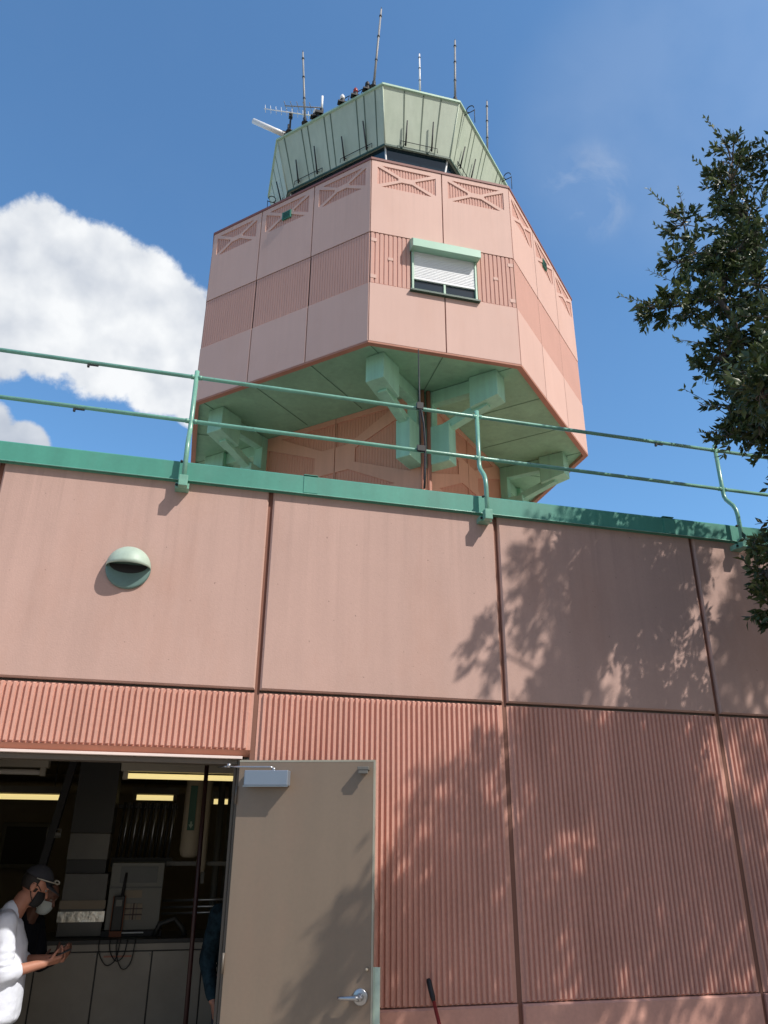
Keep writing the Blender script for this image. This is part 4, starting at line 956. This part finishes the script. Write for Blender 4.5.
def person(label, hip, face, skin, shirt, trousers, lean=0.1, head_pitch=0.45, height=1.68, arms=None, sleeve='long', cap=None, mask=None, hairy=True, girth=1.0):
    """face: unit vector the figure looks along (horizontal); arms: two lists of shoulder-relative joints in (forward, right, up)"""
    F = Vector((face[0], face[1], 0)).normalized(); Rt = Vector((F.y, -F.x, 0)); U = Vector((0, 0, 1)); S = height/1.68
    base = Vector((hip[0], hip[1], 0)); t = thing('person', label, 'person', base)
    P = lambda f, r, u: base+F*f*S+Rt*r*S+U*u*S
    sh_f = lean; 
    neck0 = P(sh_f+0.015, 0, 1.36); 
    hd = Vector((math.sin(head_pitch)*1.0, 0, math.cos(head_pitch)))          # head up-axis in (f,r,u)
    upv = F*hd.x+U*hd.z; fv = F*hd.z-U*hd.x                                    # face-forward axis
    neck1 = neck0+(F*0.055+U*0.085)*S
    hc = neck1+upv*0.095*S+fv*0.025*S
    H = lambda f, r, u: hc+(fv*f+Rt*r+upv*u)*S
    mb = MB()
    rot = Matrix((fv, Rt, upv)).transposed()
    mb.ball(H(0.0, 0, 0.03), (0.098*S, 0.076*S, 0.092*S), rot=rot)        # cranium
    mb.ball(H(0.022, 0, -0.035), (0.075*S, 0.063*S, 0.085*S), rot=rot)    # face, jaw
    cap_(mb, H(0.05, 0, -0.095), H(0.06, 0, -0.092), 0.026*S, 0.022*S)    # chin
    cap_(mb, H(0.092, 0, 0.015), H(0.112, 0, -0.022), 0.009*S, 0.014*S, 8)  # nose
    cap_(mb, H(0.084, -0.035, 0.03), H(0.088, 0.035, 0.03), 0.013*S, 0.013*S, 8)   # brow
    for s in (-1, 1):
        mb.ball(H(-0.01, s*0.077, -0.005), (0.02*S, 0.010*S, 0.032*S), rot=rot)
    cap_(mb, neck0-U*0.06*S, neck1+F*0.01, 0.062*S, 0.056*S)
    chain(mb, [P(sh_f, 0, 1.28), P(sh_f*0.6, 0, 1.05), P(0, 0, 0.93)], [0.095*S, 0.10*S, 0.11*S])
    for s in (-1, 1): chain(mb, [P(0, s*0.09, 0.90), P(0.02, s*0.10, 0.50), P(0.0, s*0.11, 0.09)], [0.085*S, 0.055*S, 0.04*S])
    A = []
    for s, js in zip((-1, 1), arms):
        sh0 = P(sh_f-0.01, s*0.185, 1.31); el = sh0+(F*js[0][0]+Rt*js[0][1]+U*js[0][2])*S; wr = el+(F*js[1][0]+Rt*js[1][1]+U*js[1][2])*S
        cap_(mb, P(sh_f, s*0.10, 1.30), sh0, 0.06*S, 0.058*S)
        chain(mb, [sh0, el, wr], [0.05*S, 0.042*S, 0.028*S]); A.append((sh0, el, wr, s))
        hand(mb, wr+(wr-el).normalized()*0.012, (wr-el)+F*0.001, js[2][0]*F+js[2][1]*Rt+js[2][2]*U, js[3], s*js[4])
    for s in (-1, 1): mb.ball(P(0.07, s*0.11, 0.04), (0.12, 0.048, 0.045), rot=Matrix((F, Rt, U)).transposed())
    remeshed(mb, 'body', MT[skin], t, 0.0065, 3)
    # shirt
    mb = MB(); gz = girth
    prof_ = ((sh_f, 1.28, 0.11, 0.165), (sh_f*0.85, 1.16, 0.128*gz, 0.175), (sh_f*0.55, 1.04, 0.132*gz, 0.17*gz), (sh_f*0.25, 0.93, 0.130*gz, 0.168*gz), (0.0, 0.84, 0.126*gz, 0.166*gz), (0.0, 0.74, 0.124*gz, 0.166*gz))
    for (f0, u0, a0, b0), (f1, u1, a1, b1) in zip(prof_[:-1], prof_[1:]):
        for k in range(5):
            e = k/5; mb.ball(P(f0+(f1-f0)*e, 0, u0+(u1-u0)*e), ((a0+(a1-a0)*e)*S, (b0+(b1-b0)*e)*S, 0.07*S), rot=Matrix((F, Rt, U)).transposed(), nu=24, nv=12)
    for sh0, el, wr, s in A:
        cap_(mb, P(sh_f-0.005, s*0.07, 1.325), sh0, 0.065*S, 0.072*S)
        chain(mb, [sh0, el], [0.072*S, 0.060*S])
        if sleeve == 'long': chain(mb, [el, el.lerp(wr, 0.88)], [0.060*S, 0.042*S])
        else:                                          # pushed up and bunched just past the elbow
            chain(mb, [el, el.lerp(wr, 0.26)], [0.066*S, 0.060*S])
            for k in range(4):
                c = sh0.lerp(el, 0.55+0.13*k); d = (el-sh0).normalized(); mb.ball(c, (0.074*S, 0.074*S, 0.020*S), rot=d.to_track_quat('Z', 'Y').to_matrix())
    sh = remeshed(mb, 'shirt', MT[shirt], t, 0.011, 3)
    tx = bpy.data.textures.new('cloth_folds', 'CLOUDS'); tx.noise_scale = 0.06; tx.noise_depth = 2
    dm = sh.modifiers.new('folds', 'DISPLACE'); dm.texture = tx; dm.strength = 0.010; dm.mid_level = 0.5; dm.texture_coords = 'LOCAL'
    mb = MB(); cap_(mb, neck0-U*0.035*S, neck0+U*0.008*S+F*0.006, 0.074*S, 0.070*S); remeshed(mb, 'collar', MT[shirt], t, 0.008, 3)
    mb = MB(); mb.ball(P(0, 0, 0.86), (0.125*S*gz, 0.165*S*gz, 0.12*S), rot=Matrix((F, Rt, U)).transposed())
    for s in (-1, 1): chain(mb, [P(0, s*0.09, 0.86), P(0.015, s*0.10, 0.48), P(0.0, s*0.11, 0.10)], [0.10*S, 0.075*S, 0.065*S])
    remeshed(mb, 'trousers', MT[trousers], t, 0.012, 4)
    mb = MB()
    for s in (-1, 1): mb.ball(P(0.07, s*0.11, 0.045), (0.145, 0.058, 0.05), rot=Matrix((F, Rt, U)).transposed())
    mb.build('shoes', MT['black'], t)
    mb = MB()
    for s in (-1, 1): mb.ball(H(0.083, s*0.030, 0.012), 0.011*S)
    mb.build('eyes', MT['eye'], t)
    # hair: a shell round the back and sides
    def shell(rad, cen, test, name, m, th):
        mb = MB(); nu, nv = 30, 18; vs = []; 
        for k in range(nv+1):
            th_ = PI*k/nv
            for i in range(nu):
                ph = 2*PI*i/nu; vs.append((rad[0]*math.sin(th_)*math.cos(ph), rad[1]*math.sin(th_)*math.sin(ph), rad[2]*math.cos(th_)))
        fs = []
        for k in range(nv):
            for i in range(nu):
                q = [k*nu+i, k*nu+(i+1) % nu, (k+1)*nu+(i+1) % nu, (k+1)*nu+i]
                c = sum((Vector(vs[j]) for j in q), Vector())/4
                if test(c): fs.append(q)
        mb.add([H(v[0]+cen[0], v[1]+cen[1], v[2]+cen[2]) for v in vs], fs, True)
        o = mb.build(name, m, t); sd = o.modifiers.new('solid', 'SOLIDIFY'); sd.thickness = th; return o
    if hairy: shell((0.102, 0.080, 0.096), (0, 0, 0.03), lambda c: c.x < 0.035 and c.z > -0.075-c.x*0.3 if cap is None else (c.x < 0.02 and -0.055 < c.z < 0.05), 'hair', MT['hair'], 0.006)
    if cap:
        co = shell((0.108, 0.088, 0.108), (0, 0, 0.036), lambda c: c.z > 0.012, 'cap', MT[cap], 0.004)
        mb = MB(); vs = []; n = 16
        for k in range(n+1):
            a = -R(62)+R(124)*k/n
            for rr, dz in ((0.104, 0.0), (0.104+0.085*math.cos(a*0.9), -0.012-0.02*math.cos(a))):
                vs.append(H(rr*math.cos(a)*1.0, rr*math.sin(a)*0.86, 0.055+dz))
        mb.add(vs, [(2*k, 2*k+1, 2*k+3, 2*k+2) for k in range(n)], True)
        br = mb.build('cap_peak', MT[cap], co); sd = br.modifiers.new('solid', 'SOLIDIFY'); sd.thickness = 0.004
        # sunglasses pushed up on the peak
        mb = MB(); mb.tube([H(-0.02, 0.094, 0.052), H(0.06, 0.084, 0.066), H(0.125, 0.062, 0.078)], 0.0045, 6)
        for s in (-1, 1): mb.tube([H(0.122+0.016*math.cos(2*PI*k/12), s*0.034, 0.085+0.011*math.sin(2*PI*k/12)) for k in range(13)], 0.004, 6)
        mb.tube([H(-0.02, -0.094, 0.052), H(0.06, -0.084, 0.066), H(0.125, -0.062, 0.078)], 0.0045, 6)
        mb.build('sunglasses', MT['fixture'], t)
    if mask:
        mo = shell((0.083, 0.070, 0.078), (0.028, 0, -0.052), lambda c: c.x > 0.012 and c.z < 0.055 and c.z > -0.06, 'face_mask', MT[mask], 0.004)
        for s in (-1, 1):
            mb = MB(); mb.tube([H(0.055, s*0.062, -0.005), H(0.02, s*0.076, 0.015), H(-0.02, s*0.082, 0.015)], 0.003, 5)
            mb.tube([H(0.045, s*0.062, -0.085), H(0.01, s*0.072, -0.055), H(-0.02, s*0.082, -0.02)], 0.003, 5)
            mb.build('ear_loop', MT[mask], mo)
    return t, A
p1, A1 = person('man in white shirt, dark cap and black mask looking down at a phone', (-1.0, 0.98), (0.98, 0.2), 'skin', 'shirt', 'trouser',
    lean=-0.03, head_pitch=0.46, height=1.68, sleeve='up', cap='cap', mask='mask_black', girth=1.22,
    arms=[[(0.10, -0.02, -0.27), (0.235, 0.14, 0.02), (0.0, 0.45, 0.85), 1.1, 1], [(0.03, 0.03, -0.29), (0.25, -0.08, 0.04), (0.0, -0.55, 0.8), 1.05, 1]])
w = A1[1][2]; fd = (A1[1][2]-A1[1][1]).normalized()
pc = w+fd*0.095+Vector((0.0, 0.015, 0.030))
mb = MB(Matrix.Translation(pc) @ Matrix.Rotation(R(-22), 4, 'Y') @ Matrix.Rotation(R(8), 4, 'Z')); mb.box(-0.07, 0.075, -0.036, 0.036, -0.005, 0.005)
ph = mb.build('phone', MT['black'], None, 0.003); tag(ph, 'dark phone held in both hands of the man in white', 'phone')
p2, A2 = person('man in black clothes and pale mask standing behind the man in white', (-1.07, 1.40), (0.92, -0.38), 'skin_dark', 'navy', 'trouser',
    lean=0.10, head_pitch=0.5, height=1.60, mask='mask_white',
    arms=[[(0.08, -0.03, -0.28), (0.2, 0.12, 0.06), (0, 0.25, 0.95), 0.6, 1], [(0.06, 0.05, -0.28), (0.17, -0.14, 0.06), (0, -0.25, 0.95), 0.6, 1]])
p3, A3 = person('person in blue patterned shirt inside, mostly hidden by the open door', (0.58, 1.12), (0.3, -0.95), 'skin', 'camo', 'trouser',
    lean=0.0, head_pitch=0.1, height=1.70,
    arms=[[(0.0, -0.05, -0.29), (0.08, 0.03, -0.25), (0.0, 0.9, 0.0), 0.4, -1], [(0.0, 0.06, -0.29), (0.12, -0.02, -0.23), (0.2, -0.9, 0.0), 0.4, 1]])

# ------------------------------------------------------------------ live oak at the right
TREE = thing('oak_tree', 'dark green small leaved oak whose branches hang over the right end of the roof railing', 'tree', (7.3, -2.7, 0))
CL_ = []     # clumps: x, y, z, radius, density
VIS = [(4.62, -0.85, 7.95, .30), (4.50, -0.90, 7.60, .26), (4.55, -0.85, 7.42, .24), (3.93, -0.85, 7.0, .24), (3.80, -0.85, 6.52, .2), (4.0, -0.85, 6.68, .24), (4.15, -0.9, 6.62, .24), (4.36, -0.95, 6.7, .3),
       (3.50, -0.85, 5.98, .17), (3.64, -0.85, 6.02, .17), (3.83, -0.9, 6.06, .2), (4.05, -0.95, 6.12, .26), (4.2, -0.9, 6.4, .26), (4.45, -1.0, 6.3, .34), (4.62, -0.95, 6.75, .34), (4.6, -0.9, 7.15, .34),
       (3.96, -0.95, 5.50, .20), (4.15, -1.0, 5.62, .30), (4.4, -1.05, 5.7, .34), (4.55, -1.1, 5.3, .36), (4.2, -1.05, 5.22, .28), (4.0, -1.0, 5.0, .2), (3.9, -0.95, 4.76, .14), (4.3, -1.0, 4.98, .24),
       (4.36, -0.9, 3.72, .16), (4.48, -0.9, 3.55, .18), (4.30, -0.95, 3.42, .12), (4.75, -1.1, 4.75, .30), (4.75, -1.0, 4.2, .24), (5.0, -1.1, 7.9, .34), (4.9, -1.1, 6.3, .45), (4.9, -1.2, 5.6, .4),
       (4.12, -0.9, 3.87, .13), (4.03, -0.9, 3.66, .13), (4.1, -0.9, 3.53, .13), (4.01, -0.9, 3.42, .11), (4.1, -0.9, 3.28, .11), (4.22, -0.9, 3.74, .16), (4.25, -0.9, 4.08, .10), (4.26, -0.9, 3.46, .15), (4.22, -0.9, 4.94, .15), (4.38, -0.9, 4.78, .15), (4.4, -0.95, 4.5, .12), (4.02, -0.9, 4.92, .10), (4.45, -1.0, 3.6, .2), (4.5, -1.0, 4.1, .2), (4.6, -1.1, 5.0, .25)]
for (x, y, z, r) in VIS: CL_.append((x, y, z, r*(0.52 if z > 6.3 and x < 4.2 else 0.66 if z > 5.7 else 0.8), 1.2))
nvis = len(CL_)
# the rest of the crown, to the right of what the photograph shows; its shade falls on the wall
REST = [(5.27, -2.64, 5.07, 0.13), (7.39, -2.49, 4.94, 0.2), (6.83, -2.63, 6.74, 0.18), (6.92, -2.46, 7.48, 0.23), (6.09, -2.62, 5.62, 0.22), (7.72, -2.99, 5.27, 0.29), (5.39, -2.91, 6.73, 0.27), (5.27, -2.96, 4.77, 0.27), (7.24, -2.31, 7.49, 0.24), (3.46, -2.18, 3.78, 0.25), (7.74, -2.98, 8.01, 0.21), (6.1, -1.97, 3.24, 0.23), (6.04, -1.98, 4.57, 0.13), (7.04, -2.24, 3.81, 0.26), (5.84, -2.93, 5.86, 0.29), (7.17, -2.91, 6.59, 0.2), (6.87, -2.69, 4.92, 0.21), (4.71, -2.35, 4.86, 0.13), (6.91, -2.21, 5.22, 0.3), (5.07, -2.21, 5.56, 0.21), (3.78, -2.01, 5.09, 0.13), (6.25, -2.39, 4.26, 0.25), (6.05, -2.92, 4.63, 0.29), (4.22, -2.53, 5.34, 0.13), (3.88, -2.5, 4.98, 0.2), (4.09, -2.33, 4.18, 0.3), (5.55, -2.18, 4.25, 0.13), (6.0, -2.69, 6.28, 0.18), (4.3, -2.48, 4.73, 0.28), (6.45, -2.76, 4.39, 0.23), (4.05, -2.06, 3.42, 0.31), (6.91, -2.57, 7.08, 0.25), (4.35, -2.9, 5.24, 0.19), (4.16, -2.06, 4.46, 0.13), (6.13, -3.05, 6.5, 0.28), (7.3, -3.02, 6.28, 0.29), (4.89, -2.64, 6.25, 0.13), (6.18, -2.71, 5.27, 0.28), (5.54, -2.6, 4.86, 0.3), (6.64, -2.81, 6.68, 0.13), (5.93, -2.9, 7.72, 0.13), (5.35, -2.45, 3.92, 0.22), (6.79, -2.7, 5.26, 0.19), (7.13, -2.21, 4.99, 0.21), (6.29, -2.12, 3.77, 0.22), (6.35, -2.65, 5.48, 0.23), (6.41, -3.02, 4.68, 0.17), (7.42, -2.92, 6.84, 0.19), (4.4, -2.97, 6.19, 0.18), (4.0, -2.48, 4.16, 0.18), (4.17, -2.99, 5.3, 0.18), (6.94, -1.98, 6.16, 0.27), (4.66, -2.66, 4.62, 0.2), (3.27, -2.34, 4.73, 0.15), (3.06, -2.28, 4.34, 0.16), (3.41, -2.41, 4.46, 0.17), (3.31, -2.49, 4.35, 0.18), (3.06, -2.46, 4.27, 0.2), (3.36, -2.27, 4.46, 0.15), (2.98, -2.29, 4.2, 0.17), (5.15, -2.21, 6.94, 0.14), (5.04, -2.06, 6.8, 0.18), (5.13, -2.69, 7.47, 0.15), (4.64, -2.16, 6.66, 0.19), (5.36, -2.75, 7.11, 0.14), (4.93, -2.28, 6.44, 0.18), (6.48, -2.79, 7.86, 0.17), (6.19, -2.46, 7.36, 0.14), (7.06, -2.84, 7.27, 0.15), (7.01, -2.82, 7.29, 0.18), (5.3, -2.46, 6.81, 0.16), (5.01, -2.15, 6.4, 0.13), (4.57, -2.04, 5.75, 0.16), (4.88, -2.42, 6.41, 0.14), (6.75, -2.81, 7.3, 0.14), (6.69, -2.69, 7.15, 0.15), (4.58, -2.16, 6.92, 0.17), (5.2, -2.81, 7.95, 0.19), (4.04, -2.02, 6.03, 0.18), (5.56, -2.26, 7.22, 0.14), (6.46, -2.19, 6.78, 0.14), (6.84, -2.61, 7.38, 0.16), (5.04, -2.22, 6.55, 0.16), (5.4, -2.7, 7.36, 0.16), (4.77, -2.33, 5.63, 0.16), (4.61, -2.37, 5.05, 0.16), (4.9, -2.6, 4.99, 0.15), (5.39, -2.67, 5.09, 0.14), (4.39, -2.39, 4.6, 0.17), (4.62, -2.9, 5.65, 0.15), (3.97, -2.6, 5.26, 0.15), (4.07, -2.32, 5.29, 0.19), (4.09, -2.56, 4.86, 0.16), (5.23, -2.35, 4.4, 0.14), (6.15, -2.82, 5.25, 0.18), (5.22, -2.8, 4.92, 0.17), (4.18, -2.3, 4.19, 0.14), (5.6, -2.94, 6.76, 0.15), (5.43, -2.56, 5.86, 0.15), (4.5, -2.22, 5.69, 0.19), (4.96, -2.6, 5.59, 0.17), (5.06, -2.38, 5.03, 0.17), (5.66, -2.34, 5.09, 0.19), (3.78, -2.48, 4.74, 0.14), (5.33, -2.25, 4.68, 0.15), (6.49, -2.75, 5.38, 0.19), (4.83, -2.53, 5.73, 0.17), (5.37, -2.91, 6.22, 0.14)]
for (x, y, z, r) in REST: CL_.append((x, y, z, r, 0.8))
for k in range(30):     # back of the crown, away from the wall
    d = rng.uniform(1.6, 4.6); CL_.append((6.1+d*0.885+rng.uniform(0, 1.6), -d, rng.uniform(4.6, 9.0), rng.uniform(0.4, 0.6), 0.45))
nr = np.random.default_rng(5)
LV = []; LT = []; sprig_axes = []
def leaf_batch(base, axis, nleaf, length, scale, tint):
    axis = axis/np.linalg.norm(axis)
    t = np.sort(nr.uniform(0.05, 1.0, nleaf))
    pos = base+axis*(t[:, None]*length)
    rnd = nr.normal(size=(nleaf, 3)); perp = rnd-(rnd@axis)[:, None]*axis; perp /= np.linalg.norm(perp, axis=1)[:, None]
    d = axis*0.75+perp*0.8; d /= np.linalg.norm(d, axis=1)[:, None]
    s = np.cross(d, nr.normal(size=(nleaf, 3))); s /= np.linalg.norm(s, axis=1)[:, None]
    nn = np.cross(d, s)
    L = scale*nr.uniform(0.8, 1.25, nleaf)[:, None]; wd = L*0.21
    v = np.stack([pos, pos+d*L*0.45+s*wd+nn*wd*0.35, pos+d*L, pos+d*L*0.45-s*wd+nn*wd*0.35], axis=1)
    LV.append(v.reshape(-1, 3)); LT.append(np.repeat(np.clip(tint+nr.uniform(-0.2, 0.2, nleaf), 0, 1), 4))
twig = MB()
for ci, (x, y, z, r, dens) in enumerate(CL_):
    c = np.array((x, y, z)); ns = int(dens*r*r*820) + 9
    lsc = 0.066 if ci < nvis else 0.066
    for k in range(ns):
        dv = nr.normal(size=3); dv /= np.linalg.norm(dv); rad = r*nr.uniform(0.15, 1.0)**0.6
        b = c+dv*rad*np.array((1, 1, 0.85)); ax = dv*0.8+nr.normal(size=3)*0.45+np.array((-0.25, 0.1, -0.05))
        leaf_batch(b, ax, int(nr.integers(9, 15)), nr.uniform(0.10, 0.2)*min(1, 0.35+r*3.2), lsc, nr.choice([0.1, 0.25, 0.45, 0.85], p=[.4, .3, .2, .1]))
        if k % 3 == 0: twig.tube([c+(b-c)*0.2, b, b+ax/np.linalg.norm(ax)*0.15], [0.006, 0.004, 0.002], 4, False)
# loose long sprigs at the outline
for (p, d, L) in (((3.48, -0.85, 6.0), (-1, .0, 0.1), 0.34), ((3.95, -0.85, 6.2), (-1, .1, .5), 0.5), ((3.85, -0.85, 7.08), (-.75, .0, .85), 0.36), ((3.95, -0.85, 7.1), (0.0, .0, 1), 0.38), ((3.8, -.85, 6.85), (-1, 0, .35), .22),
                  ((4.42, -0.88, 7.65), (-1, .0, 0.65), 0.34), ((4.60, -0.85, 8.15), (-0.5, 0, 1), 0.42), ((3.8, -0.95, 5.6), (-1, .0, 0.0), 0.26), ((3.85, -0.95, 4.98), (-1, .0, 0.5), 0.34), ((3.8, -.95, 4.75), (-1, 0, .0), .2),
                  ((3.75, -0.85, 6.55), (-1, .0, 0.1), 0.16), ((4.0, -0.95, 5.7), (-.7, .0, 0.7), 0.3), ((4.28, -0.95, 3.4), (-.7, 0, -.5), .16), ((4.1, -1.0, 4.75), (-.6, .0, -0.7), 0.22), ((4.35, -1.0, 4.5), (-.5, .0, -0.9), 0.26)):
    p = np.array(p); d = np.array(d, float); d /= np.linalg.norm(d)
    twig.tube([p-d*0.12, p+d*L*0.5+np.array((0, 0, .01)), p+d*L], [0.005, 0.0035, 0.002], 4, False)
    leaf_batch(p, d, int(L*62), L, 0.046, 0.85)
V = np.concatenate(LV); TT = np.concatenate(LT); nl = len(V)//4
me = bpy.data.meshes.new('crown'); idx = np.arange(nl)*4
fa = np.stack([idx, idx+1, idx+2, idx, idx+2, idx+3], axis=1).reshape(-1, 3)
me.vertices.add(len(V)); me.vertices.foreach_set('co', V.astype(np.float32).ravel())
me.loops.add(fa.size); me.loops.foreach_set('vertex_index', fa.ravel().astype(np.int32))
me.polygons.add(len(fa)); me.polygons.foreach_set('loop_start', (np.arange(len(fa))*3).astype(np.int32)); me.polygons.foreach_set('loop_total', np.full(len(fa), 3, np.int32))
me.update(calc_edges=True)
at = me.attributes.new('tint', 'FLOAT', 'POINT'); at.data.foreach_set('value', TT.astype(np.float32))
me.materials.append(MT['leaf'])
crown = bpy.data.objects.new('crown', me); COL.objects.link(crown); attach(crown, TREE)
# limbs: every clump joined to the nearest limb already grown
tb = Vector((7.3, -2.7, 0))
nodes = [tb, tb+Vector((-0.1, 0.05, 1.4)), tb+Vector((-0.25, 0.2, 2.6)), tb+Vector((-0.2, 0.3, 3.8)), tb+Vector((-0.1, 0.2, 5.0)), tb+Vector((0.0, 0.0, 6.0))]
par = {1: 0, 2: 1, 3: 2, 4: 3, 5: 4}
root_n = len(nodes); cnt = {}
todo = [Vector(c[:3]) for c in CL_]
best = [min(((p-nodes[j]).length, j) for j in range(2, root_n)) for p in todo]
alive = set(range(len(todo)))
while alive:
    i = min(alive, key=lambda k: best[k][0]); alive.remove(i); d, j = best[i]
    p = todo[i]; ni = len(nodes); nodes.append(p); par[ni] = j
    for k in alive:
        dd = (todo[k]-p).length*1.08
        if dd < best[k][0]: best[k] = (dd, ni)
w = [1]*len(nodes)
for i in range(len(nodes)-1, 0, -1): w[par[i]] += w[i]
rad = lambda i: min(0.17, 0.0058*math.sqrt(w[i])+0.003)
mbt = MB(); mbt.tube([tb+Vector((0.05, 0, -0.1)), tb+Vector((0.0, 0, 0.25))]+nodes[1:root_n], [0.30, 0.22, 0.18, 0.16, 0.13, 0.09, 0.05], 14)
mbt.build('trunk', MT['bark'], TREE)
mbl = MB()
for i in range(root_n, len(nodes)):
    a, b = nodes[par[i]], nodes[i]; m_ = (a+b)/2+Vector((rng.uniform(-.06, .06), rng.uniform(-.06, .06), rng.uniform(-.02, .10)))*min(1, (b-a).length)
    r1 = rad(i); r0 = min(rad(par[i]) if par[i] >= root_n else r1*1.4, r1*1.5); mbl.tube([a, m_, b], [r0, (r0+r1)/2, r1*0.8], 7)
mbl.build('limbs', MT['bark'], TREE)
twig.build('twigs', MT['bark'], TREE)
